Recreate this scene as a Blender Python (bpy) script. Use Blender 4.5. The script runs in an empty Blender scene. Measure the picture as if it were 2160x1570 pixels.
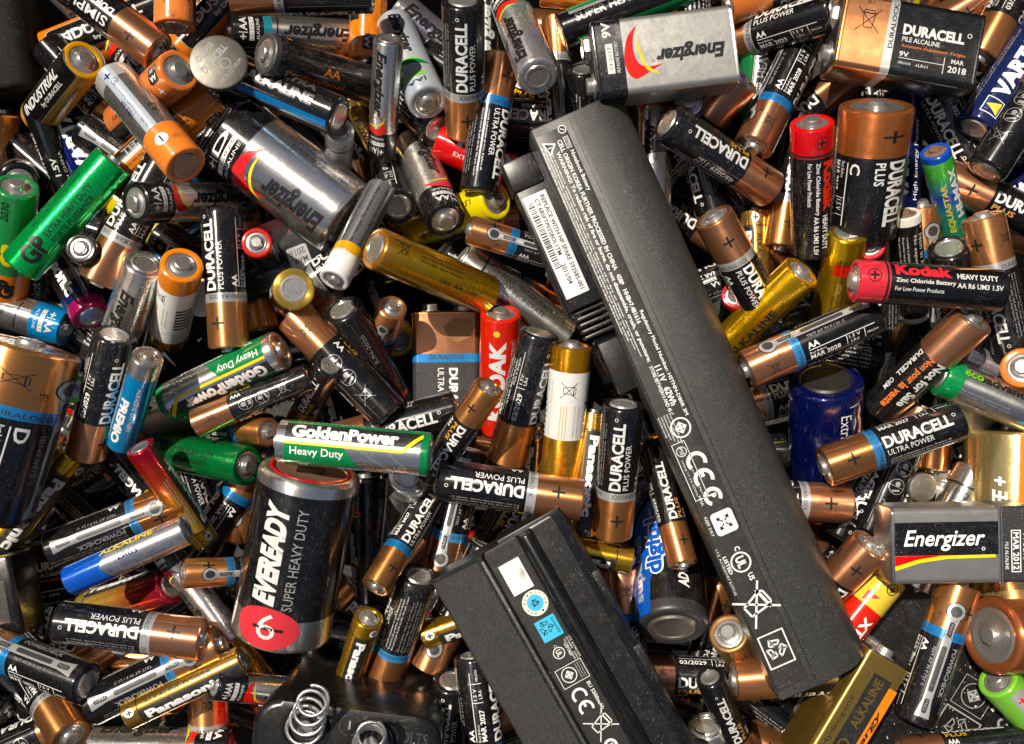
import bpy, math, random
import numpy as np
from mathutils import Matrix, Vector
from mathutils.geometry import tessellate_polygon
S = bpy.context.scene
S.unit_settings.scale_length = 0.01            # one unit is one centimetre
R = math.radians
# ---------------------------------------------------------------- camera, sky, sun, exposure
DIST, ZREF, KPX = 34.0, 3.6, 0.0165            # camera height over the heap's mean surface, that height, cm per photo pixel there
cam = bpy.data.cameras.new('camera')
cam.sensor_width = 36.0
cam.lens = 36.0 * DIST / (2160 * KPX)
cam.clip_start, cam.clip_end = 0.5, 1000.0
camo = bpy.data.objects.new('camera', cam)
camo.location = (0, 0, ZREF + DIST)
S.collection.objects.link(camo)
S.camera = camo
SUN = Vector((-0.36, 0.35, 0.865)).normalized()  # direction towards the sun
elev = math.asin(SUN.z)
W = bpy.data.worlds.new('World')
S.world = W
W.use_nodes = True
nt = W.node_tree
sky = nt.nodes.new('ShaderNodeTexSky')
sky.sky_type = 'NISHITA'
sky.sun_disc = False
sky.dust_density = 3.0; sky.ozone_density = .6
sky.sun_elevation = elev
sky.sun_rotation = math.atan2(SUN.x, SUN.y)
bg = nt.nodes['Background']
nt.links.new(sky.outputs[0], bg.inputs[0])
bg.inputs[1].default_value = 0.05
sl = bpy.data.lights.new('sun', 'SUN')
sl.energy = 5.0
sl.angle = R(0.5)
sl.color = (1.0, 0.90, 0.76)
so = bpy.data.objects.new('sun', sl)
so.rotation_euler = SUN.to_track_quat('Z', 'Y').to_euler()
so.location = SUN * 60
S.collection.objects.link(so)
S.view_settings.view_transform = 'Standard'
S.view_settings.look = 'None'
S.view_settings.exposure = 0.32
S.view_settings.gamma = 1.0
rng = random.Random(7)
COL = S.collection

# ---------------------------------------------------------------- materials
MATS = {}
def wear_group():
    g = bpy.data.node_groups.new('wear', 'ShaderNodeTree')
    itf = g.interface
    itf.new_socket('Color', in_out='INPUT', socket_type='NodeSocketColor')
    for n, d in (('Rough', .3), ('Dust', .3), ('Scratch', .3), ('Bump', .1)):
        s = itf.new_socket(n, in_out='INPUT', socket_type='NodeSocketFloat'); s.default_value = d
    itf.new_socket('Color', in_out='OUTPUT', socket_type='NodeSocketColor')
    itf.new_socket('Rough', in_out='OUTPUT', socket_type='NodeSocketFloat')
    itf.new_socket('Metal', in_out='OUTPUT', socket_type='NodeSocketFloat')
    itf.new_socket('Normal', in_out='OUTPUT', socket_type='NodeSocketVector')
    N, Lk = g.nodes, g.links.new
    gi, go = N.new('NodeGroupInput'), N.new('NodeGroupOutput')
    tc, oi = N.new('ShaderNodeTexCoord'), N.new('ShaderNodeObjectInfo')
    off = N.new('ShaderNodeVectorMath'); off.operation = 'SCALE'
    off.inputs[0].default_value = (37.0, 61.0, 23.0); Lk(oi.outputs['Random'], off.inputs['Scale'])
    co = N.new('ShaderNodeVectorMath'); co.operation = 'ADD'
    Lk(tc.outputs['Object'], co.inputs[0]); Lk(off.outputs[0], co.inputs[1])
    def noise(sc, det, vec=None, rough=.5):
        n = N.new('ShaderNodeTexNoise'); n.inputs['Scale'].default_value = sc
        n.inputs['Detail'].default_value = det; n.inputs['Roughness'].default_value = rough
        Lk((vec or co.outputs[0]), n.inputs['Vector']); return n.outputs['Fac']
    def ramp(v, a, b):
        m = N.new('ShaderNodeMapRange'); m.inputs[1].default_value = a; m.inputs[2].default_value = b
        Lk(v, m.inputs[0]); return m.outputs[0]
    def mth(op, a, b):
        m = N.new('ShaderNodeMath'); m.operation = op
        for i, v in enumerate((a, b)):
            if isinstance(v, (int, float)): m.inputs[i].default_value = v
            else: Lk(v, m.inputs[i])
        m.use_clamp = op in ('ADD', 'MULTIPLY') and False
        return m.outputs[0]
    patch = ramp(noise(0.9, 3), .38, .68)
    specks = mth('MULTIPLY', ramp(noise(16.0, 2, rough=.6), .635, .71), mth('ADD', mth('MULTIPLY', patch, .8), .2))
    film = mth('MULTIPLY', ramp(noise(2.2, 6, rough=.7), .5, .85), .12)
    own = mth('ADD', .6, mth('MULTIPLY', mth('POWER', oi.outputs['Random'], 3.0), 2.6))
    dust = mth('MULTIPLY', mth('MULTIPLY', mth('ADD', specks, film), gi.outputs['Dust']), own)
    grime = mth('MULTIPLY', ramp(noise(1.7, 5, rough=.65), .56, .74), mth('MULTIPLY', own, .22))
    # fine scratches running roughly along the piece
    mp = N.new('ShaderNodeMapping'); mp.inputs['Scale'].default_value = (1.2, 30, 30); mp.inputs['Rotation'].default_value = (0, 0, .12)
    Lk(co.outputs[0], mp.inputs['Vector'])
    scr = ramp(noise(1.4, 3, mp.outputs[0], .6), .62, .70)
    scr = mth('MULTIPLY', mth('MULTIPLY', scr, ramp(noise(1.3, 2), .45, .6)), gi.outputs['Scratch'])
    fac = mth('MINIMUM', mth('ADD', dust, mth('MULTIPLY', scr, .5)), .9)
    hsv = N.new('ShaderNodeHueSaturation')
    Lk(gi.outputs['Color'], hsv.inputs['Color'])
    r2 = mth('FRACT', mth('MULTIPLY', oi.outputs['Random'], 7.31), 0)
    Lk(mth('ADD', mth('MULTIPLY', r2, .010), .4945), hsv.inputs['Hue']); Lk(mth('ADD', mth('MULTIPLY', r2, .16), .96), hsv.inputs['Saturation'])
    Lk(mth('ADD', mth('MULTIPLY', oi.outputs['Random'], .4), .76), hsv.inputs['Value'])
    mix = N.new('ShaderNodeMix'); mix.data_type = 'RGBA'
    Lk(fac, mix.inputs['Factor']); Lk(hsv.outputs[0], mix.inputs['A']); mix.inputs['B'].default_value = (.42, .40, .36, 1)
    mg = N.new('ShaderNodeMix'); mg.data_type = 'RGBA'; mg.inputs['B'].default_value = (.05, .032, .018, 1)
    Lk(mth('MINIMUM', grime, .7), mg.inputs['Factor']); Lk(mix.outputs['Result'], mg.inputs['A'])
    Lk(mg.outputs['Result'], go.inputs['Color'])
    Lk(mth('MINIMUM', mth('ADD', mth('ADD', gi.outputs['Rough'], mth('MULTIPLY', mth('ADD', fac, grime), .5)), mth('MULTIPLY', mth('SUBTRACT', noise(3.0, 4), .5), .12)), 1.0), go.inputs['Rough'])
    Lk(mth('SUBTRACT', 1.0, mth('MULTIPLY', fac, .8)), go.inputs['Metal'])
    bp = N.new('ShaderNodeBump'); bp.inputs['Distance'].default_value = .05
    Lk(gi.outputs['Bump'], bp.inputs['Strength'])
    hb = mth('ADD', mth('MULTIPLY', noise(1.6, 3), 1.0), mth('MULTIPLY', noise(9.0, 2), .10))
    Lk(hb, bp.inputs['Height']); Lk(bp.outputs[0], go.inputs['Normal'])
    return g
WEAR = wear_group()
def mat(name, col, metal=0.0, rough=.3, dust=.35, scratch=.35, bump=.25, coat=0.0, ramp=None, spec=.5, grain=0):
    m = bpy.data.materials.new(name); m.use_nodes = True
    t = m.node_tree; b = t.nodes['Principled BSDF']
    g = t.nodes.new('ShaderNodeGroup'); g.node_tree = WEAR
    g.inputs['Color'].default_value = (*col, 1)
    for k, v in (('Rough', rough), ('Dust', dust), ('Scratch', scratch), ('Bump', bump)): g.inputs[k].default_value = v
    if ramp:                                   # printed colour that changes along the piece
        tc = t.nodes.new('ShaderNodeTexCoord'); sx = t.nodes.new('ShaderNodeSeparateXYZ')
        t.links.new(tc.outputs['Object'], sx.inputs[0])
        mr = t.nodes.new('ShaderNodeMapRange'); mr.inputs[1].default_value = ramp[0]; mr.inputs[2].default_value = ramp[1]
        t.links.new(sx.outputs[0], mr.inputs[0])
        cr = t.nodes.new('ShaderNodeValToRGB'); t.links.new(mr.outputs[0], cr.inputs[0])
        st = ramp[2]
        cr.color_ramp.elements[0].color = (*st[0][1], 1); cr.color_ramp.elements[0].position = st[0][0]
        cr.color_ramp.elements[1].color = (*st[-1][1], 1); cr.color_ramp.elements[1].position = st[-1][0]
        for p, c in st[1:-1]:
            e = cr.color_ramp.elements.new(p); e.color = (*c, 1)
        t.links.new(cr.outputs[0], g.inputs['Color'])
    if grain:                                  # moulded plastic with a fine pebbled grain full of dust
        tc = t.nodes.new('ShaderNodeTexCoord'); nz = t.nodes.new('ShaderNodeTexNoise'); nz.inputs['Scale'].default_value = 34; nz.inputs['Detail'].default_value = 3
        t.links.new(tc.outputs['Object'], nz.inputs['Vector'])
        mr = t.nodes.new('ShaderNodeMapRange'); mr.inputs[1].default_value = .36; mr.inputs[2].default_value = .66
        t.links.new(nz.outputs['Fac'], mr.inputs[0])
        mx = t.nodes.new('ShaderNodeMix'); mx.data_type = 'RGBA'
        mx.inputs['A'].default_value = (*[c * .45 for c in col], 1); mx.inputs['B'].default_value = (*[c * grain for c in col], 1)
        t.links.new(mr.outputs[0], mx.inputs['Factor']); t.links.new(mx.outputs['Result'], g.inputs['Color'])
    t.links.new(g.outputs['Color'], b.inputs['Base Color'])
    t.links.new(g.outputs['Rough'], b.inputs['Roughness'])
    t.links.new(g.outputs['Normal'], b.inputs['Normal'])
    if rough < .36 and not name.startswith(('print', 'steel', 'label', 'casing', 'lid', 'nickel')):
        tn = t.nodes.new('ShaderNodeTangent'); tn.direction_type = 'RADIAL'; tn.axis = 'X'      # drawn film: glints run along the piece
        t.links.new(tn.outputs[0], b.inputs['Tangent']); b.inputs['Anisotropic'].default_value = .82; b.inputs['Anisotropic Rotation'].default_value = .25
        coat = coat or .45                     # the clear film over the print
    if metal:
        mm = t.nodes.new('ShaderNodeMath'); mm.operation = 'MULTIPLY'; mm.inputs[1].default_value = metal
        t.links.new(g.outputs['Metal'], mm.inputs[0]); t.links.new(mm.outputs[0], b.inputs['Metallic'])
    b.inputs['Specular IOR Level'].default_value = spec
    b.inputs['Coat Weight'].default_value = coat
    t.links.new(g.outputs['Normal'], b.inputs['Coat Normal'])
    b.inputs['Coat Roughness'].default_value = .10
    MATS[name] = m
    return m
mat('black', (.005, .005, .006), 0, .24, .22, .5, .18, spec=.42)
mat('black_matt', (.014, .014, .014), 0, .45, .35, .4, .2)
mat('charcoal', (.03, .03, .032), 0, .4, .5, .5, .2)
mat('copper', (.74, .33, .145), .9, .31, .16, .3, .10)
mat('orange_copper', (.62, .20, .05), .8, .28, .16, .3, .16)
mat('bronze', (.30, .17, .08), .85, .42, .35, .6, .5)
mat('gold', (.85, .50, .085), .92, .25, .14, .4, .2)
mat('gold_matt', (.66, .42, .06), .88, .3, .3, .6, .3)
mat('amber', (.70, .31, .03), .8, .26, .15, .3, .3)
mat('silver', (.76, .74, .70), .95, .27, .2, .45, .16)
mat('foil', (.70, .67, .62), .92, .28, .35, .6, .5)
mat('silver_matt', (.46, .46, .46), 0.5, 0.33, .2, .4, .2)
mat('steel', (.60, .58, .54), 0.85, 0.26, .25, .5, .25)
mat('nickel', (.15, .143, .125), .85, .45, .35, .5, .25)
mat('steel_dull', (.40, .37, .32), .9, .42, .55, .6, .6)
mat('steel_blue', (.10, .16, .30), 1, .18, .1, .3, .2)
mat('steel_pink', (.50, .27, .25), .8, .30, .2, .3, .2)
mat('rust', (.14, .08, .045), .2, .8, .6, .2, 1.0)
mat('white', (.70, .70, .68), 0, .32, .12, .2, .2)
mat('cream', (.66, .63, .54), 0, .35, .15, .2, .2)
mat('print_white', (.74, .74, .72), 0, .30, .08, .5, .12)
mat('print_grey', (.30, .30, .30), 0, .35, .08, .4, .12)
mat('print_black', (.012, .012, .012), 0, .30, .08, .3, .12)
mat('print_gold', (.70, .36, .05), .2, .30, .08, .3, .12)
mat('print_orange', (.75, .20, .03), 0, .30, .08, .3, .12)
mat('print_dust', (.012, .012, .012), 0, .4, .3, .3, .2)
mat('blue', (.01, .10, .52), .25, .22, .2, .3, .25)
mat('blue_band', (.02, .22, .55), .35, .25, .12, .3, .15)
mat('sky_blue', (.03, .28, .62), .3, .22, .15, .3, .2)
mat('cyan', (.02, .45, .70), 0, .3, .08, .2, .1)
mat('navy', (.006, .014, .10), .1, .20, .2, .4, .2)
mat('deep_blue', (.002, .005, .075), .5, .16, .09, .5, .3)
mat('teal', (.01, .22, .30), .4, .25, .15, .3, .2)
mat('green', (.008, .20, .055), .15, .22, .12, .3, .25)
mat('green_foil', (.016, .55, .12), .75, .18, .12, .3, .4)
mat('green_dark', (.01, .26, .06), .7, .22, .10, .6, .5)
mat('lime', (.18, .60, .03), .1, .28, .12, .2, .2)
mat('yellow', (.62, .50, .015), 0, .28, .15, .3, .2)
mat('print_yellow', (.75, .60, .02), 0, .30, .06, .3, .1)
mat('red', (.55, .008, .012), .15, .22, .05, .3, .25)
mat('print_red', (.65, .015, .01), 0, .26, .05, .2, .1)
mat('magenta', (.42, .01, .10), .5, .22, .15, .3, .25)
mat('orange', (.62, .17, .015), .05, .28, .15, .3, .2)
mat('ochre', (.60, .30, .02), .05, .30, .2, .3, .2)
mat('brown', (.10, .045, .02), .3, .3, .3, .4, .3)
mat('pale_blue', (.42, .47, .52), .3, .28, .15, .3, .2)
mat('flame', (.5, .1, .1), .75, .2, .15, .35, .4, ramp=(.2, 4.3, [(0, (.50, .01, .02)), (.28, (.60, .07, .02)), (.55, (.70, .33, .04)), (1, (.65, .52, .10))]))
mat('hologram', (.5, .1, .1), .85, .22, .3, .5, .6, ramp=(0, 4.9, [(0, (.62, .60, .58)), (.3, (.55, .5, .62)), (.5, (.66, .6, .5)), (.7, (.45, .62, .62)), (1, (.6, .55, .5))]))
mat('earth', (.1, .3, .2), .3, .3, .5, .4, .4, ramp=(0, 4.3, [(0, (.02, .30, .04)), (.45, (.02, .22, .20)), (.6, (.03, .07, .42)), (.8, (.05, .36, .05)), (1, (.10, .50, .06))]))
mat('casing', (.023, .0235, .0225), 0, .46, .30, .05, .10, grain=2.5)
mat('casing_gloss', (.006, .006, .0065), 0, .36, .4, .4, .1)
mat('label_film', (.024, .024, .022), 0, .40, .25, .2, .08)
mat('rubber_dark', (.006, .006, .006), 0, .7, .12, .2, .2, spec=.15)
mat('lid_black', (.006, .006, .006), 0, .26, .15, .4, .15)
mat('grey_film', (.16, .16, .165), .5, .34, .2, .4, .2)
mat('plate_silver', (.50, .49, .46), .82, .37, .4, .6, .25)
mat('gold_pale', (.78, .60, .22), .9, .22, .14, .4, .25)
mat('floor', (.006, .006, .006), 0, .7, .4, .2, .2)

# ---------------------------------------------------------------- mesh helpers
def new_mesh(name, verts, faces, mats, fm=None, smooth=True, angle=35):
    me = bpy.data.meshes.new(name)
    me.from_pydata(verts, [], faces)
    for m in mats: me.materials.append(MATS[m])
    if fm: me.polygons.foreach_set('material_index', fm)
    if smooth:
        me.polygons.foreach_set('use_smooth', [True] * len(faces))
        me.set_sharp_from_angle(angle=R(angle))
    me.update()
    return me
def lathe(name, prof, m, seg=40):
    """prof: (x, radius) in mm, turned about the X axis; points of radius 0 become one vertex"""
    vs, fs, rings = [], [], []
    for x, r in prof:
        if r < 1e-6:
            rings.append([len(vs)]); vs.append((x * .1, 0, 0))
        else:
            rings.append(list(range(len(vs), len(vs) + seg)))
            for i in range(seg):
                a = 2 * math.pi * i / seg
                vs.append((x * .1, r * .1 * math.cos(a), r * .1 * math.sin(a)))
    for A, B in zip(rings, rings[1:]):
        for i in range(seg):
            j = (i + 1) % seg
            if len(A) == 1 and len(B) == 1: continue
            if len(A) == 1: fs.append((A[0], B[j], B[i]))
            elif len(B) == 1: fs.append((A[i], A[j], B[0]))
            else: fs.append((A[i], A[j], B[j], B[i]))
    fs = [f[::-1] for f in fs]
    return new_mesh(name, vs, fs, [m])
def rrect(w, h, r, n=5, cy=0, cz=0):
    pts = []
    for sx, sz, a0 in ((1, 1, 0), (-1, 1, 90), (-1, -1, 180), (1, -1, 270)):
        for i in range(n + 1):
            a = R(a0 + 90 * i / n)
            pts.append((cy + sx * (w / 2 - r) + r * math.cos(a), cz + sz * (h / 2 - r) + r * math.sin(a)))
    return pts
def prism(name, pts, x0, x1, m, cap0=True, cap1=True, inset=0.0, smooth=True, angle=35):
    """pts (y, z) in mm swept along X from x0 to x1; inset rounds the two ends a little"""
    n = len(pts)
    cy = sum(p[0] for p in pts) / n; cz = sum(p[1] for p in pts) / n
    def ins(d):
        out = []
        for y, z in pts:
            l = math.hypot(y - cy, z - cz) or 1
            out.append((y - (y - cy) / l * d, z - (z - cz) / l * d))
        return out
    if inset: stations = [(x0, ins(inset)), (x0 + inset * .35, ins(inset * .3)), (x0 + inset, pts), (x1 - inset, pts), (x1 - inset * .35, ins(inset * .3)), (x1, ins(inset))]
    else: stations = [(x0, pts), (x1, pts)]
    vs = [(x * .1, y * .1, z * .1) for x, P in stations for y, z in P]
    fs = []
    for k in range(len(stations) - 1):
        for i in range(n):
            j = (i + 1) % n
            fs.append((k * n + i, (k + 1) * n + i, (k + 1) * n + j, k * n + j))
    if cap0: fs.append(tuple(range(n)))
    if cap1: fs.append(tuple(reversed(range((len(stations) - 1) * n, len(stations) * n))))
    return new_mesh(name, vs, fs, [m], smooth=smooth, angle=angle)

# ---------------------------------------------------------------- flat print: text and shapes as thin meshes
TXT = {}
def text2d(s, bold, shear, res):
    key = (s, bold, shear, res)
    if key in TXT: return TXT[key]
    cu = bpy.data.curves.new('t', 'FONT'); cu.body = s
    cu.resolution_u = res; cu.offset = bold; cu.shear = shear
    ob = bpy.data.objects.new('t', cu)
    me = bpy.data.meshes.new_from_object(ob)
    me.calc_loop_triangles()
    V = [(v.co.x, v.co.y) for v in me.vertices]
    F = [tuple(t.vertices) for t in me.loop_triangles]
    bpy.data.meshes.remove(me); bpy.data.objects.remove(ob); bpy.data.curves.remove(cu)
    if V:
        xs = [v[0] for v in V]; ys = [v[1] for v in V]
        bb = (min(xs), min(ys), max(xs), max(ys))
    else: bb = (0, 0, 1, 1)
    TXT[key] = (V, F, bb)
    return TXT[key]
class Print:
    """collects coloured 2-D triangles in millimetres"""
    def __init__(s): s.tris = []
    def poly(s, m, pts, lv=1):
        v3 = [Vector((x, y, 0)) for x, y in pts]
        for t in tessellate_polygon([v3]): s.tris.append((m, lv, [pts[i] for i in t]))
    def quadstrip(s, m, A, B, lv=1):
        for i in range(len(A) - 1):
            s.tris.append((m, lv, [A[i], A[i + 1], B[i + 1]])); s.tris.append((m, lv, [A[i], B[i + 1], B[i]]))
    def rect(s, m, x, y, w, h, lv=1): s.poly(m, [(x, y), (x + w, y), (x + w, y + h), (x, y + h)], lv)
    def rr(s, m, x, y, w, h, r, lv=1): s.poly(m, rrect(w, h, min(r, w / 2 - .01, h / 2 - .01), 4, x + w / 2, y + h / 2), lv)
    def disc(s, m, x, y, r, lv=1, n=24, sy=1.0): s.poly(m, [(x + r * math.cos(2 * math.pi * i / n), y + sy * r * math.sin(2 * math.pi * i / n)) for i in range(n)], lv)
    def ring(s, m, x, y, r, w, lv=1, n=28, a0=0, a1=360):
        P = lambda rr: [(x + rr * math.cos(R(a0 + (a1 - a0) * i / n)), y + rr * math.sin(R(a0 + (a1 - a0) * i / n))) for i in range(n + 1)]
        s.quadstrip(m, P(r), P(r - w), lv)
    def line(s, m, x0, y0, x1, y1, w, lv=1):
        l = math.hypot(x1 - x0, y1 - y0) or 1; dx, dy = -(y1 - y0) / l * w / 2, (x1 - x0) / l * w / 2
        s.poly(m, [(x0 + dx, y0 + dy), (x0 - dx, y0 - dy), (x1 - dx, y1 - dy), (x1 + dx, y1 + dy)], lv)
    def frame(s, m, x, y, w, h, t, lv=1):
        s.rect(m, x, y, w, t, lv); s.rect(m, x, y + h - t, w, t, lv); s.rect(m, x, y + t, t, h - 2 * t, lv); s.rect(m, x + w - t, y + t, t, h - 2 * t, lv)
    def text(s, m, t, x, y, w, h, rot=0, bold=.0, shear=0, lv=2, res=None):
        if res is None: res = 3 if h > 2.2 else (2 if h > 1.2 else 1)
        V, F, (a, b, c, d) = text2d(t, bold, shear, res)
        fx, fy = w / max(c - a, 1e-6), h / max(d - b, 1e-6)
        ca, sa = math.cos(R(rot)), math.sin(R(rot))
        P = []
        for px, py in V:
            X, Y = (px - a) * fx, (py - b) * fy
            P.append((x + X * ca - Y * sa, y + X * sa + Y * ca))
        for f in F: s.tris.append((m, lv, [P[i] for i in f]))
    def fine(s, m, x, y, w, n, h=.75, gap=1.25, rot=0, seed=0):
        rg = random.Random(seed); k = rg.randrange(len(PHR))
        for i in range(n):
            ww = w * (1 if i % 4 else .93) * rg.uniform(.9, 1)
            if rot == 0: s.text(m, PHR[(k + i) % len(PHR)], x, y - i * gap, ww, h, 0, .008, res=1)
            else: s.text(m, PHR[(k + i) % len(PHR)], x + i * gap * (1 if rot < 0 else -1), y, ww, h, rot, .008, res=1)
    def plus(s, m, x, y, a, w, lv=2): s.rect(m, x - a, y - w / 2, 2 * a, w, lv); s.rect(m, x - w / 2, y - a, w, a - w / 2, lv); s.rect(m, x - w / 2, y + w / 2, w, a - w / 2, lv)
    def bin(s, m, x, y, a, w=.18, rot=0, lv=2):
        ca, sa = math.cos(R(rot)), math.sin(R(rot))
        def L(x0, y0, x1, y1, ww=w): s.line(m, x + a * (x0 * ca - y0 * sa), y + a * (x0 * sa + y0 * ca), x + a * (x1 * ca - y1 * sa), y + a * (x1 * sa + y1 * ca), ww, lv)
        L(-.45, .45, -.3, -.6); L(.45, .45, .3, -.6); L(-.3, -.6, .3, -.6); L(-.6, .5, .6, .5, w * 1.4); L(-.35, .72, .35, .72); L(-.35, .72, -.45, .5); L(.35, .72, .45, .5)
        L(-.9, .9, .9, -.9); L(-.9, -.9, .9, .9)
    def recycle(s, m, x, y, a, w=.25, lv=2, rot=0):
        for k in range(3):
            t = 120 * k + rot
            P = [(x + a * rr * math.cos(R(t + d)), y + a * rr * math.sin(R(t + d))) for d, rr in ((20, .95), (75, .95), (75, .5), (20, .5))]
            for p, q in zip(P, P[1:] + P[:1]): s.line(m, *p, *q, w, lv)
            tip = [(x + a * rr * math.cos(R(t + d)), y + a * rr * math.sin(R(t + d))) for d, rr in ((78, 1.15), (112, .72), (78, .3))]
            for p, q in zip(tip, tip[1:] + tip[:1]): s.line(m, *p, *q, w, lv)
    def crescent(s, m, m2, x, y, w, h, lv=2):
        """a swoosh that bulges away from the word before it, with a thin thread along its inner side"""
        def curve(P, n=5):
            out = []
            for i in range(len(P) - 1):
                p0, p1, p2, p3 = P[max(0, i - 1)], P[i], P[i + 1], P[min(len(P) - 1, i + 2)]
                for k in range(n):
                    t = k / n
                    out.append(tuple(.5 * (2 * p1[d] + (p2[d] - p0[d]) * t + (2 * p0[d] - 5 * p1[d] + 4 * p2[d] - p3[d]) * t * t + (3 * p1[d] - p0[d] - 3 * p2[d] + p3[d]) * t ** 3) for d in (0, 1)))
            return out + [P[-1]]
        L = lambda P: [(x + w * a, y + h * b) for a, b in P]
        out = curve([(.56, 0), (.86, .22), (1, .6), (.93, .88), (.74, 1.0), (.45, .93), (0, .78)])
        inn = curve([(.56, 0), (.69, .2), (.73, .45), (.68, .64), (.56, .76), (.36, .80), (0, .78)])
        s.quadstrip(m, L(out), L(inn), lv)
        a = curve([(.58, .10), (.56, .40), (.48, .64), (.34, .82), (.04, .97)]); b = curve([(.58, .10), (.62, .42), (.54, .68), (.38, .88), (.04, .97)])
        s.quadstrip(m2, L(a), L(b), lv + 1)
    def mesh(s, name, fn, step=None, lift=.05, inc=.012):
        """fn(x, y, lift) -> (point, normal); slices by y so that print follows a round jacket"""
        if not s.tris: return None
        mats = []; vs, fs, fm, ns = [], [], [], []
        for m, lv, T in s.tris:
            if m not in mats: mats.append(m)
            mi = mats.index(m)
            polys = [T]
            if step:
                y0, y1 = min(p[1] for p in T), max(p[1] for p in T)
                k0, k1 = math.floor(y0 / step), math.floor((y1 - 1e-9) / step)
                if k1 > k0:
                    polys = []
                    rest = T
                    for k in range(k0 + 1, k1 + 1):
                        yy = k * step; lo, hi = [], []
                        for a, b in zip(rest, rest[1:] + rest[:1]):
                            if a[1] <= yy: lo.append(a)
                            if a[1] >= yy: hi.append(a)
                            if (a[1] - yy) * (b[1] - yy) < 0:
                                t = (yy - a[1]) / (b[1] - a[1]); q = (a[0] + t * (b[0] - a[0]), yy)
                                lo.append(q); hi.append(q)
                        if len(lo) > 2: polys.append(lo)
                        rest = hi
                        if len(rest) < 3: break
                    if len(rest) > 2: polys.append(rest)
            for P in polys:
                ar = sum(a[0] * b[1] - b[0] * a[1] for a, b in zip(P, P[1:] + P[:1]))
                if abs(ar) < 1e-7: continue
                if ar < 0: P = P[::-1]
                i0 = len(vs)
                for q in P:
                    p, nn = fn(q[0], q[1], lift + inc * lv)
                    vs.append((p[0] * .1, p[1] * .1, p[2] * .1)); ns.append(nn)
                fs.append(tuple(range(i0, i0 + len(P)))); fm.append(mi)
        me = new_mesh(name, vs, fs, mats, fm, smooth=False)
        if step:
            me.polygons.foreach_set('use_smooth', [True] * len(fs))
            me.normals_split_custom_set_from_vertices(ns)
        return me
PHR = ['Do not connect improperly, charge or', 'dispose of in fire. May explode or leak', 'Keep away from small children. If swallowed', 'consult a physician at once. Replace all',
       'Respecter les polarites. Ne pas recharger', 'Ne pas jeter la pile au feu. Ne pas ouvrir', 'Nicht wieder aufladen. Nicht ins Feuer werfen', 'No recargar. No arrojar al fuego',
       'Non ricaricare. Non gettare nel fuoco', 'Niet herladen. Niet in vuur werpen', 'Nao recarregar. Nao deitar ao fogo', 'Do not mix old and new batteries']

# ---------------------------------------------------------------- battery kinds
SIZE = {'AA': (7.1, 49.0, 2.7, 1.4), 'AAA': (5.15, 43.3, 1.9, 1.1), 'C': (13.0, 48.2, 3.2, 1.8), 'D': (17.0, 59.5, 4.7, 1.8)}
DES = {}
def des(name, size, frame, secs, draw=None, cap='steel', neg='steel', rim=None, top=None):
    DES[name] = dict(kind='cyl', size=size, frame=frame, secs=secs, draw=draw, cap=cap, neg=neg, rim=rim, top=top)
def both(f):
    """print the same panel on the two opposite sides of a jacket"""
    def g(p):
        for dy in (0, 22.3):
            q = Print(); f(q); p.tris += [(m, lv, [(x, y + dy) for x, y in T]) for m, lv, T in q.tris]
    return g
def dateblock(p, col, x0, y, date, code, size):
    p.text(col, size, x0, y + 1.2, 4.2, 2.0, 0, .02); p.rect(col, x0, y + .5, 24, .22)
    p.text(col, 'Best Before', x0, y - .9, 6, .8, res=1); p.text(col, date, x0, y - 3.1, 11, 1.8, 0, .02)
    p.rect(col, x0 + 13.4, y - 3.2, .22, 3.6); p.text(col, '1.5 V', x0 + 14.4, y - 1.2, 4, 1.2); p.text(col, code, x0 + 14.8, y - 3, 3, 1.2)
    p.rect(col, x0 + 20, y - 3.2, .22, 3.6); p.text(col, 'MN1500', x0 + 21, y - 2.2, 4, .9, res=1)
def gauge(p, y, blue='print_grey'):
    p.ring('print_dust', 9, y, 3.3, .5, 1); p.disc('silver_matt', 9, y, 2.9, 2); p.disc('charcoal', 9, y, 1.9, 3)
    p.poly('silver_matt', [(11, y - 1.9), (16, y - 1.2), (19, y - 1.5), (40, y - 1.5), (46, y - 2.4), (46, y + 2.4), (40, y + 1.5), (19, y + 1.5), (16, y + 1.2), (11, y + 1.9)], 2)
    p.rr('charcoal', 21, y - .85, 16, 1.7, .8, 3); p.rr('print_black', 12.6, y - .8, 5, 1.6, .7, 3); p.text('silver_matt', 'PRESS', 13.2, y - .45, 3.8, .9, lv=4)
    p.rr('print_black', 39.4, y - .8, 5, 1.6, .7, 3); p.text('silver_matt', 'PRESS', 40, y - .45, 3.8, .9, lv=4)
    p.text('silver_matt', 'POWERCHECK', 21, y + 3.0, 17, 1.8, 0, .02); p.text('print_grey', 'TEST AT 70 F / 21 C', 22, y - 3.4, 14, .9); p.fine('print_grey', 21, y + 7.6, 24, 3, .75, 1.1, seed=4)
def symbols(p, y, col='print_grey'):
    for k, x in enumerate((23, 30)):
        p.ring(col, x, y, 2.9, .22); p.line(col, x, y - 2.8, x, y + 2.8, .18)
    p.disc(col, 22, y, 1.1, n=10); p.rect(col, 24, y - 1, 1.2, 2); p.disc(col, 29, y, 1, n=7); p.line(col, 31, y + 1.4, 32, y - 1.2, .7); p.bin(col, 38.5, y, 3.0)
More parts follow.
